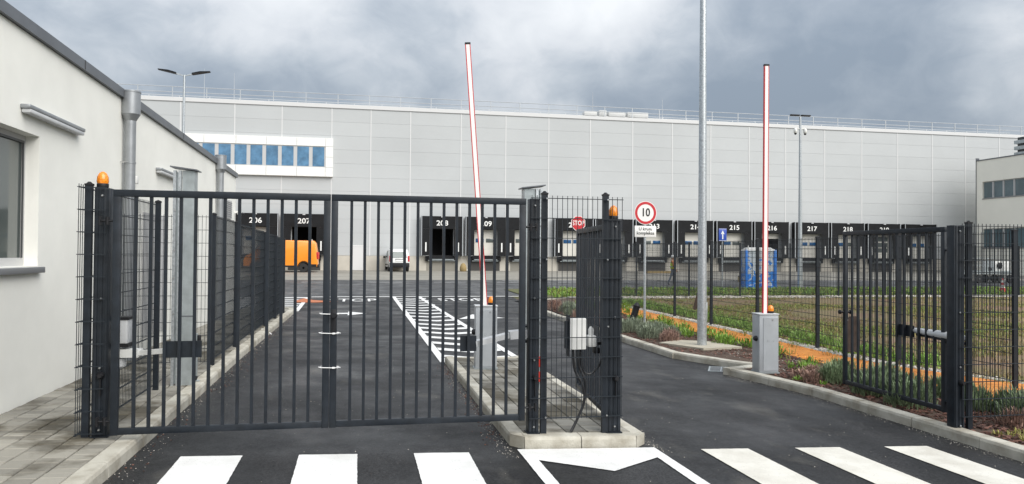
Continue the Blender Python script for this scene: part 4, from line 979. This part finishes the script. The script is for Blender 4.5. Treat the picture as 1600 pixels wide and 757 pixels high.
# small white van seen from behind
t = thing('small_van', 'small white van seen from behind by the warehouse plinth', 'van', (3.12, 64.0, gz(3, 63)), R(94))
prof = [(-2.0, .35), (-2.02, .75), (-1.98, 1.1), (-1.85, 1.68), (-1.65, 1.80), (.25, 1.82), (.55, 1.74), (1.15, 1.12), (1.85, .98), (2.02, .75), (2.02, .35), (1.62, .35)] + arch(1.25, .35, .35)[1:-1] + [(.88, .35), (-.93, .35)] + arch(-1.3, .35, .35)[1:-1] + [(-1.67, .35)]
bd = body_shell(prof, .83, .13, .95, 1.82, .06, 'body', 'car_white', t)
MB().bbox(-2.10, -1.90, -.80, .80, .34, .72, .05).build('rear_bumper', 'black', t); MB().bbox(1.92, 2.10, -.80, .80, .30, .62, .05).build('front_bumper', 'black', t)
MB().add([(-2.005, -.60, 1.12), (-2.005, .60, 1.12), (-1.885, .54, 1.60), (-1.885, -.54, 1.60), (-1.95, -.60, 1.12), (-1.95, .60, 1.12), (-1.83, .54, 1.60), (-1.83, -.54, 1.60)], [(0, 1, 2, 3), (4, 5, 6, 7), (0, 1, 5, 4), (1, 2, 6, 5), (2, 3, 7, 6), (3, 0, 4, 7)]).build('rear_window', 'car_glass', bd)
MB().bbox(-2.045, -2.0, -.30, .30, .84, .96, .01).build('number_plate', 'sign_white', bd); MB().bbox(-2.05, -2.0, -.34, .34, .985, 1.02, .008).build('tailgate_handle', 'black', bd)
MB().tube([(-1.99, -.05, 1.12), (-1.96, -.3, 1.22)], .012, 6).build('wiper', 'black', bd)
for s in (-1, 1):
    MB().bbox(-2.03, -1.90, s * .74 - .07, s * .74 + .07, .80, 1.28, .02).build('tail_light', 'tail', bd)
    MB().bbox(.72, .86, s * .93 - .09, s * .93 + .09, 1.08, 1.24, .03).build('mirror', 'black', bd)
    MB().add([(.95, s * .835, 1.15), (-.15, s * .835, 1.15), (-.15, s * .745, 1.68), (.5, s * .745, 1.68), (.95, s * .80, 1.15), (-.15, s * .80, 1.15), (-.15, s * .71, 1.68), (.5, s * .71, 1.68)], [(0, 1, 2, 3), (4, 5, 6, 7), (0, 1, 5, 4), (1, 2, 6, 5), (2, 3, 7, 6), (3, 0, 4, 7)]).build('door_window', 'car_glass', bd)
    MB().box(-.9, .85, s * .832 - .01, s * .832 + .01, .50, .60).build('side_moulding', 'black', bd)
    MB().tube([(-1.6, s * .58, 1.86), (.1, s * .58, 1.87)], .018, 6).build('roof_rail', 'black', bd)
    for x in (1.25, -1.3): wheel(t, x, s * .74, .30, .30, .18, s)

# blue and white cabin
def booth_mat():
    m = bpy.data.materials.new('wave_print'); m.use_nodes = True; n = m.node_tree.nodes; l = m.node_tree.links.new; p = n['Principled BSDF']; p.inputs['Roughness'].default_value = .45
    ge = n.new('ShaderNodeNewGeometry'); mp = n.new('ShaderNodeMapping'); mp.inputs['Scale'].default_value = (1.6, 1.6, 1.9); mp.inputs['Rotation'].default_value = (0, R(28), 0); l(ge.outputs['Position'], mp.inputs[0])
    t = n.new('ShaderNodeTexNoise'); t.inputs['Scale'].default_value = 1.5; t.inputs['Detail'].default_value = 3; t.inputs['Distortion'].default_value = 1.4; l(mp.outputs[0], t.inputs['Vector'])
    sp = n.new('ShaderNodeSeparateXYZ'); l(ge.outputs['Position'], sp.inputs[0])
    mr = n.new('ShaderNodeMapRange'); mr.inputs[1].default_value = .4; mr.inputs[2].default_value = 2.1; mr.inputs[3].default_value = .0; mr.inputs[4].default_value = -.12; l(sp.outputs['Z'], mr.inputs[0])
    a = n.new('ShaderNodeMath'); a.operation = 'ADD'; l(t.outputs['Fac'], a.inputs[0]); l(mr.outputs[0], a.inputs[1])
    r = n.new('ShaderNodeValToRGB'); r.color_ramp.elements[0].position = .46; r.color_ramp.elements[1].position = .50; r.color_ramp.elements[0].color = (.55, .60, .64, 1); r.color_ramp.elements[1].color = (.03, .22, .66, 1); l(a.outputs[0], r.inputs[0]); l(r.outputs[0], p.inputs['Base Color']); return m
M['wave'] = booth_mat()
t = thing('portable_cabin', 'blue and white printed cabin beside the road, behind the right barrier arm', 'cabin', (22.55, 40.2, gz(22.5, 40)), R(-14))
MB().box(-.80, .80, -.60, .60, .08, 2.12).build('walls', 'wave', t)
for x in (-.80, .80):
    for y in (-.60, .60): MB().bbox(x - .07, x + .07, y - .07, y + .07, .02, 2.16, .02).build('corner_post', 'booth_blue', t)
MB().box(-.86, .86, -.66, .66, 0, .12).build('skid', 'booth_blue', t)
MB().add([(-.88, -.68, 2.12), (.88, -.68, 2.12), (.88, .68, 2.12), (-.88, .68, 2.12), (-.60, -.45, 2.30), (.60, -.45, 2.30), (.60, .45, 2.30), (-.60, .45, 2.30)], [(0, 1, 2, 3), (4, 5, 6, 7), (0, 1, 5, 4), (1, 2, 6, 5), (2, 3, 7, 6), (3, 0, 4, 7)]).build('roof', 'white_plastic', t)
d = MB().box(-.45, .45, -.625, -.601, .14, 2.05).build('door', 'wave', t); MB().bbox(.34, .40, -.65, -.626, 1.0, 1.15, .01).build('handle', 'black', d)
# traffic cone
t = thing('traffic_cone', 'red and white traffic cone on the verge by the right fence', 'traffic cone', (34.2, 35.2, gz(34, 35) + .03))
MB().bbox(-.20, .20, -.20, .20, 0, .04, .01).build('base', 'orange_red', t); MB().lathe((0, 0, .04), [(.15, 0), (.075, .42), (.035, .70), (.03, .71)], 18).build('cone', 'red', t)
MB().lathe((0, 0, .04), [(.117, .20), (.092, .345)], 18).build('white_band', 'sign_white', t); MB().lathe((0, 0, .04), [(.067, .48), (.048, .62)], 18).build('white_band', 'sign_white', t)
# work trailer near the office block
t = thing('flat_trailer', 'low grey trailer with small wheels and a machine by the office block', 'trailer', (42.5, 45.5, gz(42, 45)), R(4))
MB().box(-2.4, 2.2, -.7, .7, .62, .72).box(-2.4, 2.2, -.72, -.66, .72, .84).box(-2.4, 2.2, .66, .72, .72, .84).build('deck', 'galv_sheet', t)
for x in (-1.9, -.9, 1.0, 1.8):
    for s in (-1, 1): wheel(t, x, s * .62, .28, .28, .16, s)
MB().bbox(.6, 1.9, -.5, .5, .73, 1.55, .06).build('machine', 'white_plastic', t); MB().lathe((1.0, -.52, 1.2), [(.22, 0), (.22, -.06), (.10, -.09)], 16, 'y').build('reel', 'black', t); MB().lathe((.15, -.5, .95), [(.16, 0), (.16, -.05), (.07, -.08)], 14, 'y').build('small_reel', 'black', t)
for x in (-2.3, -1.2, -.2): MB().box(x - .03, x + .03, -.7, -.64, .84, 1.7).build('stake_post', 'galv_sheet', t)
for z in (1.2, 1.68): MB().box(-2.33, .5, -.69, -.65, z, z + .05).build('side_rail', 'galv_sheet', t)
# pallets of materials by the docks
t = thing('plank_pile', 'brown pile of planks on the apron below dock 213', 'planks', (24.8, 60.5, gz(24, 60.5)))
for k in range(6): MB().box(-1.2 + .05 * rnd.random(), 1.2 + .1 * rnd.random(), -.5 + .15 * (k % 3), -.38 + .15 * (k % 3), .02 + .1 * (k // 3), .11 + .1 * (k // 3)).build('plank', 'straw', t)
t = thing('rubble_pile', 'small heap of boxes and scrap beside the blue cabin', 'scrap', (25.3, 46.5, gz(25, 46)))
MB().bbox(-.5, .1, -.3, .3, 0, .35, .02).build('crate', 'straw', t); MB().bbox(.15, .6, -.2, .3, 0, .22, .02).build('box', 'plinth', t); MB().tube([(-.6, 0, .36), (.0, .1, .75), (.4, .1, .5), (.9, 0, .62)], .05, 7).build('hose', 'frame_dark', t)
t = thing('sand_bag', 'grey brown sack slumped at the plinth between docks 208 and 209', 'sack', (8.6, 63.2, gz(8, 63)))
MB().lathe((0, 0, 0), [(.22, 0), (.30, .12), (.28, .38), (.20, .58), (.08, .70)], 14).build('bag', 'straw', t); MB().lathe((.35, .05, 0), [(.10, 0), (.2, .06), (.16, .16), (.05, .22)], 12).build('spill', 'plinth', t)

# ------------------------------------------------------------------ person in a high-visibility vest
def skin_mesh(verts, edges, radii, root):
    me = bpy.data.meshes.new('tmp'); me.from_pydata(verts, edges, []); o = bpy.data.objects.new('tmp', me); col.objects.link(o)
    md = o.modifiers.new('s', 'SKIN'); md.use_smooth_shade = True; sb = o.modifiers.new('b', 'SUBSURF'); sb.levels = 2; sb.render_levels = 2
    for i, r in enumerate(radii): me.skin_vertices[0].data[i].radius = r if isinstance(r, tuple) else (r, r)
    me.skin_vertices[0].data[root].use_root = True
    dg = bpy.context.evaluated_depsgraph_get(); out = bpy.data.meshes.new_from_object(o.evaluated_get(dg)); bpy.data.objects.remove(o); return out
pt = thing('person', 'worker in yellow vest and white helmet walking by the fence', 'person', (18.35, 42.6, gz(18, 42.6)), R(70))
V = [(0, 0, .93), (0, 0, 1.12), (0, 0, 1.32), (0, .01, 1.44), (0, -.01, 1.52), (0, -.02, 1.60), (0, -.02, 1.68),
     (.09, 0, .88), (.10, -.10, .50), (.10, -.06, .09), (.10, -.20, .04), (-.09, 0, .88), (-.10, .10, .50), (-.10, .26, .11), (-.10, .16, .04),
     (.19, .01, 1.39), (.24, .06, 1.12), (.23, -.06, .90), (.22, -.10, .82), (-.19, .01, 1.39), (-.24, -.06, 1.12), (-.23, -.20, .93), (-.22, -.25, .86)]
Ed = [(0, 1), (1, 2), (2, 3), (3, 4), (4, 5), (5, 6), (0, 7), (7, 8), (8, 9), (9, 10), (0, 11), (11, 12), (12, 13), (13, 14), (3, 15), (15, 16), (16, 17), (17, 18), (3, 19), (19, 20), (20, 21), (21, 22)]
Rr = [(.14, .10), (.13, .095), (.155, .10), (.10, .07), .05, (.08, .095), (.075, .085), .085, .062, .045, .042, .085, .062, .045, .042, .062, .045, .035, .035, .062, .045, .035, .035]
me = skin_mesh(V, Ed, Rr, 0); me.materials.clear()
for k in ('skin', 'trouser', 'boot', 'shirt'): me.materials.append(M[k])
for p in me.polygons:
    c = p.center; p.use_smooth = True
    p.material_index = 2 if c.z < .12 else (1 if c.z < .98 and abs(c.x) < .205 else (0 if c.z > 1.46 or (c.z < .93 and abs(c.x) > .16) else 3))
place(me, 'body', pt)
Vv = [(0, 0, .90), (0, 0, 1.12), (0, 0, 1.30), (0, .005, 1.41)]; me = skin_mesh(Vv, [(0, 1), (1, 2), (2, 3)], [(.185, .145), (.165, .13), (.19, .135), (.15, .10)], 0); me.materials.clear(); me.materials.append(M['hivis'])
for p in me.polygons: p.use_smooth = True
v = place(me, 'vest', pt); MB().lathe((0, 0, 1.08), [(.163, 0), (.163, .05)], 20).build('reflective_band', 'bolt', v)
h = MB().lathe((0, -.02, 1.66), [(.118, 0), (.120, .02), (.112, .07), (.08, .115), (.02, .135)], 18).build('helmet', 'sign_white', pt); MB().bbox(-.08, .08, -.18, -.10, 1.655, 1.67, .005).build('brim', 'sign_white', h)
for k in range(5):
    for s, (hx, hy, hz) in ((1, (.22, -.10, .82)), (-1, (-.22, -.25, .86))):
        MB().tube([(hx, hy - .03 + k * .018, hz + .01), (hx - s * .01, hy - .035 + k * .018, hz - .04), (hx - s * .02, hy - .04 + k * .018, hz - .07)], .009, 6).build('finger', 'skin', pt)

# ------------------------------------------------------------------ planting
def blade(mb, x, y, z, h, w, az, lean, curl=.5):
    dx, dy = math.cos(az), math.sin(az); px, py = -dy * w / 2, dx * w / 2
    m = (x + dx * lean * h * .4, y + dy * lean * h * .4, z + h * .62); t = (x + dx * lean * h, y + dy * lean * h, z + h * (1 - curl * lean * .5))
    mb.add([(x - px, y - py, z), (x + px, y + py, z), (m[0] + px * .8, m[1] + py * .8, m[2]), (m[0] - px * .8, m[1] - py * .8, m[2]), t], [(0, 1, 2, 3), (3, 2, 4)])
def clump(mb, x, y, z, r, h, n, w, spread=1.0):
    for _ in range(n):
        a = rnd.uniform(0, 2 * math.pi); q = r * math.sqrt(rnd.random()) * .55; hh = h * rnd.uniform(.55, 1.1) * (1 - .45 * (q / r) ** 2)
        blade(mb, x + q * math.cos(a), y + q * math.sin(a), z, hh, w * rnd.uniform(.6, 1.3), a + rnd.uniform(-.7, .7), spread * rnd.uniform(.15, .75))
def shrub(mb, x, y, z, r, h, n, w):
    """mound of small upright leaves spread through its volume"""
    for _ in range(n):
        a = rnd.uniform(0, 2 * math.pi); u = rnd.random() ** .5; ph = rnd.uniform(0, 1); q = r * u * math.sqrt(1 - (ph * .92) ** 2)
        zz_ = z + h * .78 * ph * rnd.uniform(.5, 1); blade(mb, x + q * math.cos(a), y + q * math.sin(a), zz_, h * rnd.uniform(.18, .38), w * rnd.uniform(.7, 1.3), a + rnd.uniform(-1, 1), rnd.uniform(.1, .8))
ordn = ['first', 'second', 'third', 'fourth', 'fifth', 'sixth', 'seventh', 'eighth', 'ninth', 'tenth', 'eleventh', 'twelfth']
def plant_row(kind, m, spots, what, where, rng, hgt, n=420, w=.012):
    for i, (x, y, s) in enumerate(spots):
        z = gz(x, y) + .085; t = thing(kind, '%s, %s %s' % (what, ordn[i], where), 'plant', (x, y, z), 0, what + 's')
        mb = MB(); shrub(mb, 0, 0, 0, rng * s, hgt * s, int(n * s), w); mb.build('foliage', m, t)
        st = MB()
        for k in range(5):
            a = k * 1.256 + i; st.tube([(0, 0, -.02), (.06 * math.cos(a), .06 * math.sin(a), hgt * .25), (rng * .5 * math.cos(a), rng * .5 * math.sin(a), hgt * .55)], [.008, .006, .003], 5)
        st.build('stems', 'brown_board', t)
plant_row('lavender_plant', 'lavender', [(7.20, 8.9, 1), (7.55, 9.4, 1.1), (7.9, 8.6, 1.0), (7.5, 10.05, 1.0), (7.85, 10.3, 1.1), (7.35, 10.75, .95), (7.7, 11.1, 1.0), (8.1, 9.4, .9), (7.95, 7.75, 1.15), (8.25, 8.3, 1), (7.25, 9.7, .9), (8.15, 10.6, .9)], 'grey green lavender mound', 'in the bed behind the right gate leaf', .32, .36, 1250)
plant_row('dry_shrub', 'mauve', [(7.05, 10.85, .8), (7.35, 11.3, .9), (7.05, 11.2, .7), (7.6, 7.6, .9)], 'dry mauve shrub', 'at the bed edge right of the barrier', .27, .26, 560, .013)
plant_row('lavender_plant', 'lavender2', [(6.75, 17.0, .9), (6.6, 18.2, 1), (7.0, 18.6, 1), (6.95, 17.6, 1), (7.35, 18.0, .9), (6.7, 19.4, 1), (7.3, 17.1, .9), (6.75, 21.0, 1.0), (6.6, 22.8, 1.1), (6.8, 24.2, 1.1)], 'silvery lavender mound', 'along the far kerb before the lamp post', .32, .38, 900)
plant_row('dry_shrub', 'mauve', [(7.1, 16.55, .9), (6.95, 16.3, .8), (6.5, 19.9, 1.2), (6.75, 20.3, 1.2), (6.6, 21.9, 1.2), (6.6, 25.2, 1.2)], 'brown heather clump', 'between lavender mounds along the far kerb', .30, .34, 560, .013)
# leafy green weeds
wm = MB()
for (x, y, n, r, h) in [(8.0, 15.6, 90, .45, .55), (8.4, 15.2, 90, .4, .5), (8.3, 14.2, 80, .4, .5), (7.9, 13.6, 50, .3, .4), (8.35, 16.6, 70, .45, .5), (7.8, 17.2, 60, .4, .45), (7.6, 11.9, 45, .25, .38), (7.9, 12.3, 40, .25, .45), (7.5, 12.2, 14, .12, .3), (8.2, 18.4, 60, .45, .5), (8.4, 20.2, 70, .5, .55), (8.0, 21.2, 60, .5, .5), (7.7, 22.6, 60, .5, .5), (7.4, 24.0, 60, .5, .7), (7.9, 26, 80, .6, .8), (8.6, 23.4, 60, .5, .5), (6.9, 11.0, 26, .15, .2), (7.05, 10.6, 20, .12, .15), (7.3, 7.7, 0, .1, .1), (8.1, 19.3, 60, .4, .5), (9.0, 25, 70, .5, .6), (9.9, 14.0, 90, .6, .4), (10.0, 15.5, 110, .8, .45), (10.0, 17.5, 110, .8, .45), (8.5, 17.5, 50, .3, .45)]:
    clump(wm, x, y, gz(x, y) + .08, r, h * .62, int(n * .55), .014); shrub(wm, x, y, gz(x, y) + .08, r * .8, h * .5, int(n * 1.6), .030)
o = wm.build('green_weeds', 'weed'); tag(o, 'bright green leafy weeds sprouting through the planting bed', 'weeds'); o['kind'] = 'stuff'
ym = MB()
for _ in range(60):
    x, y = rnd.uniform(7.0, 7.9), rnd.uniform(6.7, 7.35); clump(ym, x, y, gz(x, y) + .085, .10, .07, 18, .010)
for _ in range(60):
    x, y = rnd.uniform(8.1, 9.3), rnd.uniform(8, 24); clump(ym, x, y, gz(x, y) + .09, .15, .22, 10, .012)
o = ym.build('low_weeds', 'weed2'); tag(o, 'low yellow green weeds over mulch and orange strip', 'weeds'); o['kind'] = 'stuff'
# bark mulch
cm = MB()
for _ in range(9000):
    y = 5.2 + (rnd.random() ** 1.6) * 20; x = rnd.uniform(6.78 if y < 12.0 else (7.3 if y < 14 else 6.25), 8.7)
    if y > 12 and rnd.random() < .5: continue
    z = gz(x, y) + .085 + rnd.uniform(.0, .018); a = rnd.uniform(0, 6.3); l_, w_ = rnd.uniform(.018, .045), rnd.uniform(.008, .02); ti = rnd.uniform(-.4, .4)
    c, s = math.cos(a), math.sin(a)
    cm.add([(x + c * u * l_ - s * v_ * w_, y + s * u * l_ + c * v_ * w_, z + u * ti * l_ + hz) for hz in (0, .008) for u, v_ in ((-1, -.7), (1, -1), (.8, 1), (-1, .8))], [(4, 5, 6, 7), (0, 1, 5, 4), (1, 2, 6, 5), (2, 3, 7, 6), (3, 0, 4, 7)])
o = cm.build('bark_mulch', 'chip'); tag(o, 'reddish brown bark mulch covering the bed by the right kerb', 'mulch'); o['kind'] = 'stuff'
def pebbles(name, label, m, n, fx, size, cat):
    pm = MB()
    for _ in range(n):
        x, y, z = fx(); r = size * rnd.uniform(.5, 1.2); q = [(r * rnd.uniform(.7, 1.2) * math.cos(k * 1.257), r * rnd.uniform(.6, 1.1) * math.sin(k * 1.257)) for k in range(5)]
        pm.add([(x + a, y + b, z) for a, b in q] + [(x + a * .6, y + b * .6, z + r * .7) for a, b in q], [(k, (k + 1) % 5, 5 + (k + 1) % 5, 5 + k) for k in range(5)] + [(5, 6, 7, 8, 9)])
    o = pm.build(name, m); tag(o, label, cat); o['kind'] = 'stuff'
def f1(): y = rnd.uniform(6, 27); x = rnd.uniform(9.4, 9.78) + max(0, 12.3 - y) * .34; return x, y, gz(x, y) + .095
pebbles('edging_stones', 'pale pebbles under the fence along the planting bed', 'stone', 2000, f1, .030, 'pebbles')
def f2(): x, y = rnd.uniform(10, 40), rnd.uniform(31, 32.3); return x, y, gz(x, y) + .07
pebbles('strip_stones', 'pale stones along the far fence of the field', 'stone', 3500, f2, .06, 'stones')
def f3(): x, y = rnd.uniform(8.5, 9.4), rnd.uniform(6.5, 25); return x, y, gz(x, y) + .105
pebbles('orange_stones', 'loose orange gravel on the strip beside the fence', 'orange_stone', 5000, f3, .020, 'gravel')
def f4(): x, y = rnd.uniform(6.9, 8.6), rnd.uniform(10.5, 16); return x, y, gz(x, y) + .09
pebbles('bed_stones', 'scattered pale grit on the bare soil by the barrier', 'stone', 350, f4, .012, 'grit')
# grass over the field and verge
def grass(name, label, m, n, fx, h, w):
    g = MB()
    for _ in range(n):
        x, y, z = fx()
        for k in range(4): blade(g, x + rnd.uniform(-.05, .05), y + rnd.uniform(-.05, .05), z, h * rnd.uniform(.5, 1.2), w, rnd.uniform(0, 6.3), rnd.uniform(.2, .9))
    o = g.build(name, m); tag(o, label, 'grass'); o['kind'] = 'stuff'
from mathutils import noise as mn
def ff(th):
    def f():
        while True:
            y = 8 + 23 * rnd.random(); x = rnd.uniform(9.85, 12 + y * .95)
            if mn.noise((x * .22, y * .30, 4.0)) + .35 * mn.noise((x * .8, y * .9, 1.0)) + rnd.uniform(-.25, .25) > th: return x, y, gz(x, y) + .05
    return f
grass('field_grass', 'patchy yellow green grass over the brown field', 'weed2', 17000, ff(.03), .095, .011)
grass('field_green', 'greener tufts scattered over the brown field', 'weed', 6500, ff(.14), .10, .011)
grass('field_straw', 'dry straw coloured stalks over the brown field', 'straw', 9000, ff(-.3), .12, .010)
def fv(): x, y = rnd.uniform(8.5, 48), rnd.uniform(32.4, 38.6); return x, y, gz(x, y) + .02
grass('verge_grass', 'green grass verge along the yard road', 'weed2', 5000, fv, .15, .025)
grass('verge_weeds', 'taller green weeds standing in the verge along the yard road', 'weed', 4500, fv, .20, .028)
def fl(): x, y = rnd.uniform(9.9, 10.9), rnd.uniform(12, 29); return x, y, gz(x, y) + .05
grass('fence_foot_grass', 'longer green grass along the inner side of the fence', 'weed', 1100, fl, .26, .016)

# grit swept to the kerbs and crumbs on the asphalt
def g1():
    k = rnd.random()
    if k < .25: y = rnd.uniform(6, 24); x = -1.93 + abs(rnd.gauss(0, .10)) + .005
    elif k < .45: y = rnd.uniform(7, 13); x = 1.50 - abs(rnd.gauss(0, .08)) - .005
    elif k < .65: y = rnd.uniform(7, 13); x = 2.92 + abs(rnd.gauss(0, .08)) + .005
    elif k < .85: y = rnd.uniform(6, 12); x = (6.60 if y < 10.2 else 6.60 - (y - 10.2) * .184) - abs(rnd.gauss(0, .08)) - .005
    else: y = rnd.uniform(5.8, 14); x = rnd.uniform(-1.8, 6.2)
    return x, y, gz(x, y) + .002
pebbles('road_grit', 'pale grit and crumbs lying on the asphalt along the kerbs', 'stone', 2200, g1, .0052, 'grit')
def g2():
    k = rnd.random(); y = rnd.uniform(6, 24); x = -1.93 + abs(rnd.gauss(0, .12)) + .01
    if k < .5: y = rnd.uniform(7.5, 13); x = 1.50 - abs(rnd.gauss(0, .10)) - .01
    return x, y, gz(x, y) + .002
pebbles('leaf_litter', 'dark brown leaf litter along the lane kerbs', 'chip', 500, g2, .009, 'litter')
